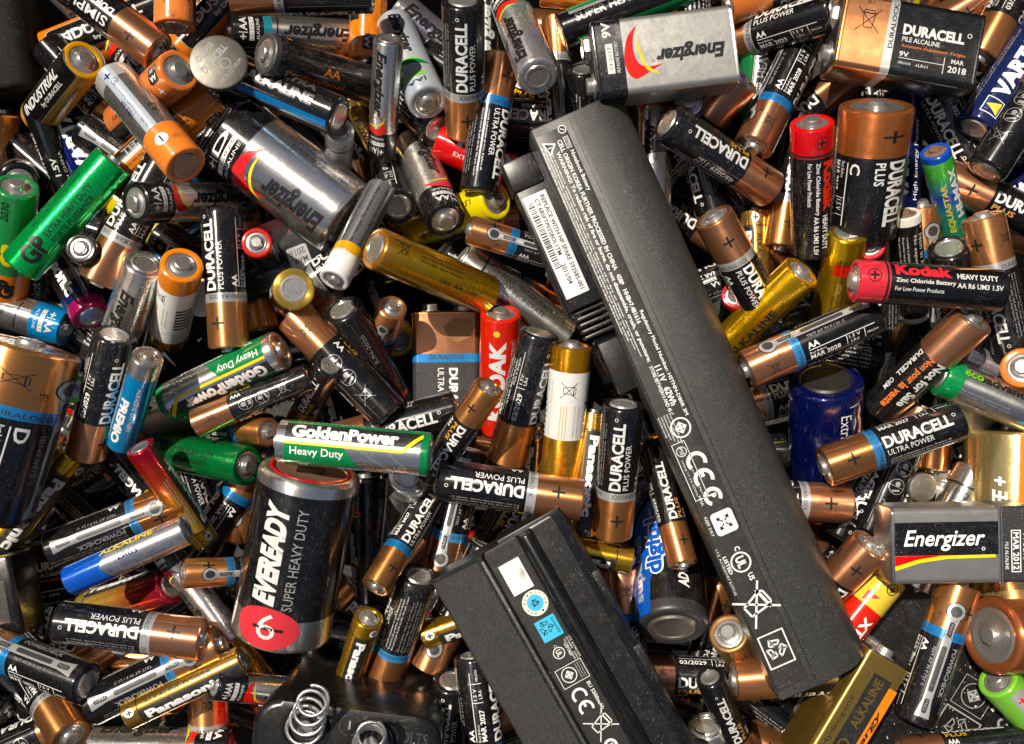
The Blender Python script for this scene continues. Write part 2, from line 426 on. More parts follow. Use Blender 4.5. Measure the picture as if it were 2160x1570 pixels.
def dur(name, size, band=None, sub='PLUS POWER', subcol='print_white', date='MAR 2027', old=True, end='copper', col='black', tx='print_white'):
    secs = [(.32, end, 'end_sleeve'), (.385, band, 'band'), (1, col, 'jacket')] if band else [(.33, end, 'end_sleeve'), (1, col, 'jacket')]
    x0 = 19.8 if band else 17.4
    code = 'LR03' if size == 'AAA' else 'LR6'
    ultra = sub.startswith('ULTRA')
    def draw(p):
        def main(q):
            q.text(tx, 'DURACELL', x0, .3, 24.5, 4.1, 0, .035)
            q.ring(tx, x0 + 25.6, 3.6, .65, .2, n=10)
            q.text(subcol, sub, x0 + .3, -2.4, 16.5 if len(sub) > 6 else 8.5, 2.0, 0, .02 if len(sub) < 6 else .0)
            if not old and size != 'C': q.text(tx, size, x0 + .3, -6.0, 4.4, 2.2, 0, .02)
        def ends(q):
            q.plus('print_black', 8.5, .6, 2.2, .75)
            if band:
                for yy in (-6, 7): q.text('charcoal', 'DURALOCK', 18.3, yy, 9.5, 1.5, 90, 0)
        both(ends)(p)
        if ultra: main(p)
        else: both(main)(p)
        if ultra:
            dateblock(p, tx, x0 + 1, 10.2, date, code, size); gauge(p, 18.6)
            p.fine('print_white', x0 + 1, -4.6, 24, 3, .75, 1.15, seed=3); p.fine('print_grey', x0 + 1, -9.2, 24, 5, .8, 1.2, seed=6)
            p.bin('print_black', 8.2, 9.6, 2.6); p.text('print_black', 'EU', 10.6, 13.2, 2, 1.2)
        elif old:
            dateblock(p, tx, x0 + 1, -8.4, date, code, size); p.fine('print_grey', x0 + 1, 10.4, 23, 4, .8, 1.2, seed=5)
            p.bin('print_black', 8.2, 10.6, 2.6); p.text('print_black', 'EU', 10.6, 14.2, 2, 1.2)
        else:
            p.text(tx, date, x0 + .6, 9.3, 10, 1.9, 0, .015)
            p.rect(tx, x0 + .5, 12, 25, .2); p.rect(tx, x0 + 12.5, 9, .2, 3); p.text(tx, '1.5V', x0 + 14, 10.4, 3.6, 1.1); p.text(tx, code, x0 + 14, 8.9, 3, 1.1); p.text(tx, 'Made in Belgium', x0 + 13, 12.8, 10, 1.1)
            symbols(p, -10.6, 'silver_matt')
            p.fine('print_white', x0 + 1, 17.6, 23, 4, .75, 1.15, seed=8); p.bin('print_black', 8.2, -10, 2.4)
        p.rect('print_grey', x0 + .4, -15.2, 28, .12)
    des(name, size, '+', secs, draw, cap='steel', rim=end)
dur('dpp', 'AA', 'silver_matt'); dur('dpp3', 'AAA', 'silver_matt', date='MAR 2026')
dur('dul', 'AA', 'blue_band', 'ULTRA POWER', date='MAR 2028'); dur('dul3', 'AAA', 'blue_band', 'ULTRA POWER')
dur('dpl', 'AA', None, 'PLUS', 'print_gold', '03/2029', False); dur('dpl3', 'AAA', None, 'PLUS', 'print_gold', '03/2029', False)
dur('dppb', 'AA', 'silver_matt', date='MAR 2026'); dur('dppc', 'AA', 'silver_matt', date='MAR 2023'); dur('dulb', 'AA', 'blue_band', 'ULTRA POWER', date='MAR 2027'); dur('dulc', 'AA', 'blue_band', 'ULTRA POWER', date='MAR 2021')
dur('dplb', 'AA', None, 'PLUS', 'print_gold', '03/2028', False); dur('dplc_', 'AA', None, 'PLUS', 'print_gold', '07/2026', False)
dur('dre', 'AA', None, 'PROCESS', 'print_red', '03/2024', False)
dur('dplc', 'C', None, 'PLUS', 'print_white', 'MAR 2017', True, 'orange_copper'); dur('duld', 'D', 'blue_band', 'ULTRA POWER')
def d_simply(p):
    for dy in (0, 15, 30):
        p.text('print_white', 'SIMPLY', 17.5, .4 + dy, 19, 3.6, 0, .01); p.text('print_white', 'DURACELL', 17.5, -3.4 + dy, 17, 2.4, 0, .03)
    p.plus('print_black', 8.5, .5, 2.0, .7)
des('simply', 'AA', '+', [(.33, 'copper', 'end_sleeve'), (1, 'black', 'jacket')], d_simply, rim='copper')
def d_oem(p):
    for dy in (0, 22.3):
        p.text('print_white', 'Not for Sale', 17.5, 1.2 + dy, 22, 3.4, 0, .03); p.text('print_orange', 'Non pour', 17.5, -3 + dy, 12.5, 3.2, 0, .03); p.text('print_orange', 'la vente', 31, -3 + dy, 12, 3.0, 0, .03)
        p.text('print_white', 'DURACELL', 18, -7 + dy, 13, 2.0, 0, .03); p.text('print_white', 'OEM', 33, -7 + dy, 5, 2.0, 0, .02); p.fine('print_grey', 18, 9 + dy, 22, 3, seed=2)
des('oem', 'AA', '+', [(.36, 'copper', 'end_sleeve'), (1, 'black', 'jacket')], d_oem, rim='copper')
def indus(name, edge):
    def d(p):
        def f(q):
            q.rr('print_grey', 3, -5.9, 46.2, 11.8, 2, 1); q.rr('black', 3.3, -5.6, 45.6, 11.2, 2, 2)
            q.text('print_white', 'INDUSTRIAL', 6, -1.0, 34, 4.0, 0, .03, lv=3); q.text('print_white', 'by DURACELL', 19, -4.2, 20, 2.2, 0, .03, lv=3)
            q.text('print_black', 'Professional Alkaline Battery', 8, -9.6, 34, 2.0)
        both(f)(p)
    des(name, 'AA', '-', [(1, edge, 'jacket')], d, rim=edge)
indus('indo', 'orange'); indus('indy', 'ochre')
def d_pro(p):
    def f(q):
        q.rect('print_black', 14, -1.5, 35, 5.4, 1); q.rect('print_white', 14, 4.1, 35, .3); q.text('print_grey', 'DURACELL', 17, -.4, 20, 3.2, 0, .03)
        q.text('print_black', 'Procell Alkaline Battery', 12, -5, 30, 2.1); q.plus('print_white', 6, 0, 1.4, .6)
        q.rr('print_black', 2.5, -9.3, 6, 6, 1); q.text('print_white', 'AA', 3.2, -6, 4.4, 2, 0, .03); q.text('print_white', '1.5V', 3.2, -8.6, 4.4, 1.6, 0, .01)
        q.fine('print_black', 12, 11, 32, 4, 1.4, 2.0, seed=1)
    both(f)(p)
des('pro', 'AA', '+', [(1, 'orange', 'jacket')], d_pro, rim='orange')
def energ(name, size, body='silver', tip='black', extra=None, swoosh=True, txt='Energizer', tcol='print_black', date='12-2027', secs=None):
    def d(p):
        def f(q):
            q.text(tcol, txt, 3.2, -2.6, 27 if size != 'D' else 23.5, 6.6 if size != 'D' else 5.4, 0, .04, .28)
            q.ring(tcol, 30.6, 2.6, .5, .15, n=10)
            if swoosh and size == 'D': q.crescent('print_red', 'print_yellow', 23.5, -4.6, 14.5, 9.4)
            elif swoosh: q.crescent('print_red', 'print_yellow', 29.4, -5.6, 8.8, 11.2)
            else: q.line('print_black', 32, -6, 32.8, 6, .5)
            q.text('print_white', '+', 44.2, 5.2, 2.2, 2.2, -90, .02); q.rect('print_white', 43.6, 2.4, 3.4, .3)
            q.text('print_white', size, 43.8, 1.9, 5.2, 2.8, -90, .02); q.rect('print_white', 41.2, -3.6, 1.7, 9, 1); q.text('print_black', date, 41.5, 5.0, 8, 1.1, -90)
            q.text('print_white', 'ALKALINE', 39.2, 5, 8, 1.1, -90)
        both(f)(p)
        both(lambda q: q.fine('navy' if body != 'black' else 'print_grey', 4, 13.5, 26, 4, .8, 1.2, seed=4))(p)
    des(name, size, '-', secs or [(.765, body, 'jacket'), (1, tip, 'end_sleeve')], d, rim='silver' if size != 'D' else 'black')
energ('en', 'AA'); energ('en3', 'AAA'); energ('enf', 'AA', 'foil'); energ('end', 'D', date='12-2025'); energ('enh', 'AA', 'hologram')
energ('enl', 'AA', swoosh=False, secs=[(.70, 'silver', 'jacket'), (.765, 'teal', 'band'), (1, 'black', 'end_sleeve')]); energ('enb', 'AA', 'silver', 'sky_blue', swoosh=False); energ('enk', 'AA', 'black', 'black', tcol='print_grey'); energ('enk3', 'AAA', 'silver', 'black')
def d_enli(p):
    def f(q):
        q.text('print_black', 'Energizer', 9, -2.6, 27, 6.6, 0, .04, .28); q.text('blue_band', 'Lithium', 9, -6.4, 13, 2.6, 0, .02, .2); q.text('print_orange', 'ULTIMATE', 12, 8, 15, 2, 0, .02)
    both(f)(p)
des('enli', 'AA', '-', [(.8, 'silver', 'jacket'), (1, 'blue', 'end_sleeve')], d_enli, rim='pale_blue')
def d_enre(p):
    def f(q):
        q.text('print_black', 'Energizer', 3, -2.6, 25, 6, 0, .04, .28)
        q.poly('green', [(31, -6), (34, -2), (35.5, 3), (35, 7), (32.6, 2), (31.2, -2)], 2); q.poly('lime', [(30, -6), (32, 0), (34.6, 7), (31.4, 1)], 3)
        q.rect('lime', 40, -6, 2.0, 9, 1); q.text('navy', '|AA', 43, 2.6, 7, 2.6, -90, .02)
    both(f)(p)
des('enre', 'AA', '-', [(1, 'pale_blue', 'jacket')], d_enre, rim='silver_matt')
def d_gp(p):
    def f(q):
        q.text('print_black', 'GP', 4.5, -3.0, 9.5, 7.2, 0, .045); q.text('print_black', 'EXTRA HEAVY DUTY', 15.5, -.2, 23, 2.2, 0, .01); q.text('print_black', 'FORTE PUISSANCE', 15.5, -3.0, 20, 1.9, 0, .01)
        q.fine('print_black', 15, 9, 26, 3, .9, 1.4, seed=6)
    both(f)(p)
des('gp', 'AA', '-', [(1, 'green_foil', 'jacket')], d_gp, rim='green_foil'); des('gpd', 'AA', '-', [(1, 'green_dark', 'jacket')], d_gp, rim='green_foil')
def d_gpn(p):
    def f(q):
        q.text('print_black', 'GP', 2.5, -2.6, 9, 6, 0, .07); q.text('print_yellow', 'GP', 18, -2, 10, 5, 0, .08); q.text('print_black', '2030', 38, 1.5, 8, 2.6, -90 + 90, .02)
        q.fine('print_grey', 18, 8, 24, 3, .9, 1.4, seed=7)
    both(f)(p)
des('gpn', 'AA', '-', [(.27, 'orange', 'end_sleeve'), (1, 'green', 'jacket')], d_gpn, rim='green')
def d_golden(p):
    def f(q):
        q.rect('print_dust', 3, 3.2, 40.5, 5.6, 1); q.poly('print_dust', [(43.5, 3.2), (46.5, 6), (46.5, 8.8), (43.5, 8.8)], 1)
        q.poly('print_yellow', [(3, 2.2), (40, 2.2), (46.5, 8.8), (46.5, 6.9), (43, 3.4), (40.5, 1.2), (3, 1.2)], 2)
        q.poly('green', [(3, 1.2), (22, 1.2), (29, -8.8), (3, -8.8)], 1)
        q.text('print_white', 'GoldenPower', 5, 3.4, 34, 4.8, 0, .05); q.text('print_white', 'Heavy Duty', 5, -3, 17, 3.4, 0, .01); q.bin('print_white', 9, -7.6, 2.4)
        q.text('print_white', 'ecototal', 20, -8.6, 18, 2.6, 0, .03); q.line('print_grey', 27, 1, 38, -6, .12); q.line('print_grey', 36, 1, 44, -6, .12); q.text('print_grey', '1.5V', 38, -5, 4, 1.1); q.text('print_grey', 'SUM3', 37.6, -7, 5, 1.1)
        q.poly('green', [(21, -5.4), (23, -4.2), (25, -5.6), (23, -6.2)], 2)
    both(f)(p)
    p.rect('green', 3, 8.9, 43.5, 4.6, 1); p.rect('green', 3, 8.9 - 22.3, 43.5, 4.6, 1); p.text('print_white', 'Do not recharge. Keep out of reach', 6, 10.4, 34, 1.1, res=1); p.text('print_white', 'Do not recharge. Keep out of reach', 6, -12, 34, 1.1, res=1)
des('golden', 'AA', '+', [(.055, 'silver', 'end_sleeve'), (.94, 'silver', 'jacket'), (1, 'green', 'band')], d_golden, rim='silver')
def d_kodak(p):
    def f(q):
        q.text('print_red', 'Kodak', 11.5, 2.2, 18.5, 4.4, 0, .05); q.text('print_white', 'HEAVY DUTY', 31.5, 2.1, 13.5, 2.0, 0, .03)
        q.text('print_white', 'Zinc Chloride Battery', 11.5, -.6, 19.5, 1.8, 0, .02); q.text('print_white', 'AA R6 UM3 1.5V', 31.5, -.9, 15, 1.7, 0, .02); q.text('print_white', 'For Low Power Products', 11.5, -3, 16, 1.4, 0, .01)
        q.ring('print_black', 4.6, 1.6, 2.3, .3); q.plus('print_black', 4.6, 1.6, 1.5, .7); q.text('print_grey', 'Made in China. Imported and distributed by', 18, -10, 26, 1.0, res=1)
    both(f)(p)
    p.rect('print_dust', 8.7, -24, .8, 48, 1)
des('kodak', 'AA', '+', [(.205, 'red', 'end_sleeve'), (1, 'black', 'jacket')], d_kodak, rim='red')
def d_kodz(p):
    def f(q):
        q.text('print_white', 'KODAK', 8, -2.6, 33, 6.2, 0, .05); q.text('print_white', 'EXTRA HEAVY DUTY ZINC', 8, -6.2, 33, 1.6); q.disc('print_yellow', 44, 1, 1.2, 2)
    both(f)(p)
des('kodz', 'AA', '-', [(1, 'red', 'jacket')], d_kodz, rim='red')
def d_kody(p):
    def f(q):
        q.ring('print_black', 4, .5, 2.2, .4); q.plus('print_black', 4, .5, 1.3, .7); q.poly('print_red', [(9, -6), (9, -1), (13, -6)], 2); q.text('print_white', 'XTRALIFE', 17, -1, 24, 4, 0, .04)
        q.text('print_white', 'KODAK', 22, -7, 16, 4, 0, .04)
    both(f)(p)
des('kody', 'AA', '+', [(.28, 'yellow', 'end_sleeve'), (1, 'red', 'jacket')], d_kody, rim='yellow')
def d_goldaa(p):
    def f(q):
        q.text('print_black', 'ALKALINE', 8, 4, 26, 3, 0, .03); q.fine('print_black', 14, -1, 20, 3, 1.0, 1.6, seed=9); q.bin('print_black', 7, -2, 3.0); q.text('print_black', 'LR6  AA  1.5V', 24, -8, 16, 1.5); q.rect('print_black', 3, .2, 1.6, .3); q.plus('print_black', 45, .5, .9, .3)
    both(f)(p)
des('goldaa', 'AA', '-', [(1, 'amber', 'jacket')], None, rim='amber')
des('goldaa', 'AA', '-', [(.06, 'amber', 'end_sleeve'), (1, 'gold', 'jacket')], d_goldaa, rim='amber')
def d_gplain(p):
    def f(q):
        q.fine('print_black', 8, 3, 30, 5, 1.0, 1.7, seed=2); q.rect('print_red', 10, -5, 5, 6, 1); q.text('print_black', '2022', 10.5, -4.4, 4, 2, 90)
    both(f)(p)
des('gplain', 'AA', '-', [(1, 'gold_matt', 'jacket')], d_gplain, rim='gold_matt')
def pana(name, size, body, strip='print_dust', txt='Panasonic'):
    def d(p):
        def f(q):
            q.rect('print_black', 6.6, -30, .5, 22.2, 1) if False else None
            q.disc('print_white', 3.4, 4.5, 2.0, 1); q.plus('print_black', 3.4, 4.5, 1.3, .6, 2)
            q.rect(strip, 7.2, -3.8, 41.4, 7.6, 1); q.text('print_white', txt, 9, -2.2, 32, 4.6, 0, .05)
            q.text('print_black', 'ALKALINE POWER', 10, 5, 28, 2.4, 0, .01) if 'gold' in body else q.fine('print_grey', 12, 7, 24, 2, 1, 1.5)
        both(f)(p)
        p.rect('print_black', 6.6, -22.3, .45, 44.6, 1)
    des(name, size, '+', [(1, body, 'jacket')], d, rim='gold')
pana('pang', 'AA', 'gold'); pana('pang3', 'AAA', 'gold'); pana('panf', 'AA', 'flame'); pana('panf3', 'AAA', 'flame')
def d_panb(p):
    def f(q):
        q.text('print_white', 'Panasonic', 9, -2.2, 32, 4.8, 0, .05); q.fine('print_grey', 10, 8, 26, 3, seed=4)
    both(f)(p)
des('panb', 'AA', '+', [(.1, 'gold', 'end_sleeve'), (.80, 'black', 'jacket'), (.90, 'navy', 'band'), (1, 'magenta', 'band')], d_panb, rim='gold')
def d_wg(p):
    def f(q):
        q.bin('print_black', 14.5, 0, 3.2, .2); q.line('print_gold', 20, -2.2, 32, -2.2, .3); q.line('print_gold', 20, -1.2, 32, -1.2, .3); q.line('print_gold', 20, -.2, 32, -.2, .3)
        q.fine('print_grey', 20, 3.6, 12, 2, .9, 1.4, seed=3)
        for k in range(7): q.rect('print_black', 19 + 2 * k, 7, 1.0, 6, 1)
        q.text('print_grey', 'WARNING: Do not recharge.', 12, -7, 20, .9, res=1); q.text('print_grey', 'Made in China', 12, -8.6, 12, .9, res=1)
    both(f)(p)
des('wgold', 'AA', '+', [(.17, 'amber', 'end_sleeve'), (.66, 'white', 'jacket'), (1, 'gold', 'band')], d_wg, rim='amber')
des('worange', 'AA', '+', [(.19, 'orange', 'end_sleeve'), (.86, 'white', 'jacket'), (1, 'gold', 'band')], d_wg, rim='orange')
def d_walk(p):
    for k in range(3): p.text('print_white', 'ALKALINE', 11.2, -7 + 15 * k, 12, 2.4, 90, .02)
    for k in range(9): p.text('print_black', PHR[k], 15.5, -22 + 4.4 * k, 30, 2.0, 0, .01, res=1)
des('walk3', 'AAA', '+', [(.215, 'white', 'end_sleeve'), (.31, 'ochre', 'band'), (1, 'grey_film', 'jacket')], d_walk, rim='white')
def d_varta(p):
    def f(q):
        q.rect('print_white', 3, -2.6, 6.6, 6.6, 1); q.rect('navy', 3.3, -2.3, 6, 6, 2); q.poly('print_yellow', [(3.8, -1.8), (8.8, -1.8), (6.3, 3.2)], 3); q.text('print_white', 'VARTA', 11, -2, 27, 6, 0, .05); q.text('print_yellow', 'INDUSTRIAL', 5, -6.4, 30, 2.8, 0, .03)
        q.text('print_grey', 'Alkaline Battery Pro LR6', 6, -9, 30, 1.4); q.fine('print_grey', 6, 8.6, 34, 2, seed=1)
    both(f)(p)
des('varta', 'AA', '-', [(.94, 'navy', 'jacket'), (1, 'deep_blue', 'band')], d_varta, rim='deep_blue')
def d_vhe(p):
    def f(q): q.text('print_white', 'VARTA', 8, -2, 24, 5, 0, .05); q.text('print_white', 'High Energy Power', 8, -6, 30, 2.2); q.poly('print_yellow', [(36, -2), (41, -2), (38.5, 3)], 2)
    both(f)(p)
des('vblue', 'AA', '-', [(1, 'deep_blue', 'jacket')], d_vhe, rim='deep_blue')
def d_yel(p):
    for k in range(4): p.text('print_black', 'ALKALINE', 18, -20 + 11 * k, 22, 3.0, 0, .02); p.text('print_black', '1.5V LR6', 6, -15 + 11 * k, 11, 2.2, 0, .02); p.text('print_black', 'Made in China', 24, -15 + 11 * k, 14, 1.6)
des('yel', 'AA', '+', [(1, 'yellow', 'jacket')], d_yel, rim='yellow')
des('yring', 'AA', '+', [(.9, 'black', 'jacket'), (1, 'yellow', 'band')], d_panb, rim='yellow')
def d_prem(p):
    def f(q): q.text('print_white', 'PREMIO', 20, -2.2, 24, 4.6, 0, .05); q.text('print_white', 'ALKALINE BATTERY', 12, 4.2, 24, 1.6); q.line('print_white', 16, -4, 44, -4, .25); q.text('print_white', 'Heavy Duty Alkaline', 20, -6, 20, 1.3)
    both(f)(p); p.rect('silver', 1.6, -13, 18, 9, 1)
des('premio', 'AAA', '+', [(.16, 'silver', 'end_sleeve'), (1, 'sky_blue', 'jacket')], d_prem, rim='pale_blue')
def d_himax(p):
    def f(q): q.text('print_white', 'HI-MAX', 18, -3.8, 24, 4.2, 0, .05); q.text('print_yellow', 'EQUASTAR', 12, 2.2, 24, 3.2, 0, .03)
    both(f)(p)
des('himax', 'AAA', '-', [(.94, 'earth', 'jacket'), (1, 'blue', 'band')], d_himax, rim='lime', cap='rust')
def d_star(p):
    def f(q):
        q.text('silver', 'ALKALINE', 14, -1.6, 27, 4.0, 0, .05); q.text('silver', 'ULTRA', 22, 4, 18, 3.0, 0, .05); q.rect('blue_band', 2, -7, 46, 2.8, 1)
        for k in range(8): a = R(45 * k); q.poly('cyan', [(6 + .4 * math.cos(a + 1.57), 3 + .4 * math.sin(a + 1.57)), (6 + (3.6 if k % 2 == 0 else 2) * math.cos(a), 3 + (3.6 if k % 2 == 0 else 2) * math.sin(a)), (6 - .4 * math.cos(a + 1.57), 3 - .4 * math.sin(a + 1.57))], 2)
    both(f)(p)
des('star', 'AA', '+', [(1, 'black', 'jacket')], d_star, rim='black')
def d_borange(p):
    def f(q):
        q.text('print_orange', 'AA', 20, -2, 7, 3, 0, .03); q.fine('brown', 6, 3, 34, 3, 1.3, 2, seed=3); q.text('print_orange', 'Professional', 6, -5.6, 24, 2.0); q.rect('print_orange', 6, 8, 2, 3.4, 1); q.text('silver_matt', 'JUN-2020', 26, -9.6, 14, 2.0); q.line('bronze', 8, -7, 46, -7, .3)
        q.ring('brown', 14, 9, 3, .5); q.text('brown', 'Long life', 20, 8, 18, 2.6)
    both(f)(p)
des('borange', 'AA', '+', [(.05, 'charcoal', 'end_sleeve'), (1, 'black', 'jacket')], d_borange, rim='charcoal')
def d_plainfine(p):
    def f(q): q.fine('print_white', 6, 7, 36, 8, .95, 1.6, seed=11)
    both(f)(p)
des('bfine', 'AA', '+', [(.94, 'black', 'jacket'), (1, 'black', 'band')], d_plainfine, rim='black'); des('bfine3', 'AAA', '+', [(1, 'black', 'jacket')], d_plainfine, rim='black')
def d_pb(p):
    p.text('print_white', 'Pb', 10, -2, 4, 3, 0, .02); p.text('print_white', '1.5V', 22, -2.4, 8, 3, 0, .02); p.text('print_white', 'HEAVY DUTY BATTERY', 12, 5, 30, 2.2, 0, .02); p.text('print_white', 'MADE IN CHINA', 10, -6, 22, 1.5); p.disc('silver_matt', 6.5, 1.6, 2.2, 2)
des('pb', 'AAA', '+', [(1, 'black', 'jacket')], d_pb, rim='black')
def d_cream(p):
    def f(q): q.text('cream', 'Non in Fever vider', 8, 2.4, 30, 2.4, 0, .01); q.text('cream', 'No exponerla al fuego', 8, -1, 30, 2.2); q.fine('cream', 8, -4, 32, 3, 1.2, 2, seed=3); q.disc('cream', 5, 4, .5)
    both(f)(p)
des('creamcap', 'AAA', '+', [(.075, 'cream', 'end_sleeve'), (.945, 'black', 'jacket'), (1, 'cream', 'band')], d_cream, rim='cream', cap='rust')
def d_heavy(p):
    def f(q):
        q.rect('green', 4, .8, 45, 12, 1)
        for k in range(3): q.rect('print_white', 4, .3 - .5 * k, 45, .16, 1)
        q.text('silver', 'SUPER HEAVY DUTY', 5.5, -4.4, 37, 3.2, 0, .02)
    both(f)(p)
des('heavy', 'AA', '-', [(1, 'black', 'jacket')], d_heavy, rim='black')
def d_eve(p):
    for dy in (0, 22.3):
        p.text('print_white', 'EVEREADY', 13.6, -.7 + dy, 29, 3.5, 0, .06, .2); p.text('print_grey', 'SUPER HEAVY DUTY', 13.0, -3.2 + dy, 29, 1.4, 0, .0)
        p.disc('print_red', 7.0, -.1 + dy, 6.0, 2, 30, .80); p.text('print_white', '6', 3.9, 1.2 + dy, 2.7, 7.4, -90, .0, lv=4, res=3); p.rect('print_black', 6.6, -2.6 + dy, .9, 4.4, 5)
    p.fine('print_grey', 14, 11, 26, 3, .7, 1.1, seed=3)
des('eveready', 'D', '-', [(.20, 'silver', 'band'), (.925, 'black', 'jacket'), (1, 'silver', 'end_sleeve')], d_eve, rim='silver', cap='rust', top='red')
def d_bluec(p):
    for dy in (0, 15, 30): p.text('print_white', 'Extra long life', 8, -1.4 + dy, 30, 3.0, 0, 0, .15); p.rect('print_white', 5, 1.2 + dy, .4, 2.2)
des('bluec', 'C', '-', [(1, 'deep_blue', 'jacket')], d_bluec, rim='deep_blue', neg='black_matt')
def d_super(p):
    p.poly('blue', [(.3, 4.6), (14, 4.2), (22, .8), (48, 1.5), (48, 12), (.3, 12)], 1); p.text('pale_blue', 'supacell', 6, 5.4, 28, 3.0, 0, .03); p.text('print_white', 'digital', 15, .2, 25, 5.0, 0, .10); p.text('blue', 'digital', 15.5, .6, 24, 4.3, 0, .045, lv=4); p.text('print_white', 'ADVANCE', 9.5, -3.6, 19, 2.2, 0, .04, .2)
des('superc', 'C', '-', [(.10, 'charcoal', 'end_sleeve'), (1, 'black', 'jacket')], d_super, rim='charcoal', neg='steel_dull')
def d_long(p):
    for dy in (0, 22.3): p.text('print_white', 'LONGLIFE +', 10, -1 + dy, 26, 2.2, 0, .03, .15); p.rect('orange', 26, -8.4 + dy, 22, 6, 1); p.text('print_yellow', 'MAX POWER', 28, -6.5 + dy, 14, 1.6); p.fine('brown', 8, 8 + dy, 30, 2)
des('longd', 'D', '-', [(1, 'gold_pale', 'jacket')], d_long, rim='gold')
def d_bsil(p):
    def f(q): q.text('navy', 'LR03', 23, 0, 8, 2.6, 0, .02); q.text('print_yellow', 'ALKALINE', 16, 5.6, 22, 2.6, 0, .02); q.fine('navy', 18, -3, 24, 3, seed=2)
    both(f)(p); p.poly('blue', [(14.5, -22), (20, -12), (15, 0), (20, 10), (14.5, 22)], 1)
des('bsil', 'AAA', '+', [(.30, 'blue', 'end_sleeve'), (1, 'silver', 'jacket')], d_bsil, rim='blue', cap='rust')
def d_eco(p):
    def f(q): q.text('print_black', 'ecoadvanced', 5, 2.4, 28, 3.2, 0, .03); q.text('lime', 'eco', 5, 2.5, 7, 2.2, 0, .03, lv=4); q.poly('lime', [(30, -4), (41, 3), (38, -3)], 1); q.poly('cyan', [(28, -6), (40, 0), (36, -6)], 1); q.fine('print_grey', 6, -3, 20, 2)
    both(f)(p)
des('eco', 'AA', '-', [(.12, 'green', 'end_sleeve'), (1, 'silver', 'jacket')], d_eco, rim='green')
def d_silt(p):
    def f(q): q.text('print_black', 'CHARGER TRANSFORMER TYPE', 10, 1, 34, 2.2, 0, .01); q.text('print_black', 'DO NOT INCINERATE', 10, -2, 26, 1.8); q.rect('print_black', 7.5, -11, .8, 22.2, 1)
    both(f)(p)
des('silt', 'AA', '-', [(1, 'silver', 'jacket')], d_silt, rim='silver')
def d_nimh(p):
    p.plus('navy', 44.2, .4, 1.4, .6); p.ring('navy', 40.6, -.6, 1.3, .22); p.text('navy', 'K', 40.1, -1.2, 1.0, 1.2)
    p.text('navy', 'Ni-MH rechargeable battery 1.2V', 16, -.4, 24, 1.2, 180 - 180); p.text('navy', 'HR6 AA', 24, 1.2, 8, 2.0); p.rect('pale_blue', 14.6, -2.4, 34, 4.6, 0); p.disc('white', 8.4, -.4, 2.4, 2); p.rect('navy', 6.8, -.7, 3.2, .6, 3); p.text('print_black', 'A2', 20, -6.6, 5, 2.4)
des('nimh', 'AA', '-', [(.30, 'orange', 'end_sleeve'), (.86, 'foil', 'jacket'), (1, 'silver_matt', 'band')], d_nimh, rim='orange', neg='steel_dull')
des('sblue', 'AAA', '-', [(1, 'silver_matt', 'jacket')], d_silt, rim='pale_blue')
des('limeaa', 'AA', '+', [(1, 'lime', 'jacket')], lambda p: (p.rr('silver_matt', 2.5, -2.6, 12, 5.6, 2), p.plus('print_red', 7, .2, 1.6, .7), p.rect('print_orange', 18, -2, 12, 4), p.text('print_white', 'NiMH', 19, -1.4, 10, 2.8, 0, .03)), rim='lime')
des('limering', 'AAA', '+', [(1, 'lime', 'jacket')], None, rim='lime')
des('redring', 'AAA', '+', [(.1, 'red', 'end_sleeve'), (1, 'black', 'jacket')], d_kodz, rim='yellow')
des('copplain', 'AA', '+', [(1, 'bronze', 'jacket')], lambda p: p.plus('print_black', 9, 0, 3, .4), rim='bronze')
des('whiteaa', 'AAA', '+', [(1, 'white', 'jacket')], lambda p: (p.text('navy', 'SONIC', 12, -2, 18, 4, 0, .03), p.disc('print_black', 4, 0, 2.6)), rim='amber')
des('goldend', 'AA', '+', [(.9, 'black', 'jacket'), (1, 'gold_matt', 'band')], d_panb, rim='gold_matt')

# ---------------------------------------------------------------- building the parts of one kind (shared meshes)
def nine(name, frame, secs, draw, W=25.6, T=16.6, L=46.0, plate='black_matt'): DES[name] = dict(kind='nine', size='9V', frame=frame, secs=secs, draw=draw, W=W, T=T, L=L, plate=plate)
def n_en(p):
    p.text('print_black', 'Energizer', 3.4, -2.2, 23, 6.4, 0, .045, .28); p.ring('print_black', 27.4, 2.8, .5, .15, n=10); p.crescent('print_red', 'print_yellow', 24.6, -9.6, 12.2, 17.6)
    p.rect('print_white', 40.2, -4.4, 2.4, 9.8, 1); p.text('print_black', '03-2017', 40.7, 4.2, 7.6, 1.2, -90); p.text('print_white', 'ALKALINE BATTERY', 38.5, 5.4, 10.4, 1.1, -90); p.text('print_white', '9V', 40.2, -6.4, 5.2, 3.0, -90, .03)
nine('nen', '-', [(.80, 'plate_silver', 'jacket'), (1, 'black', 'end_sleeve')], n_en)
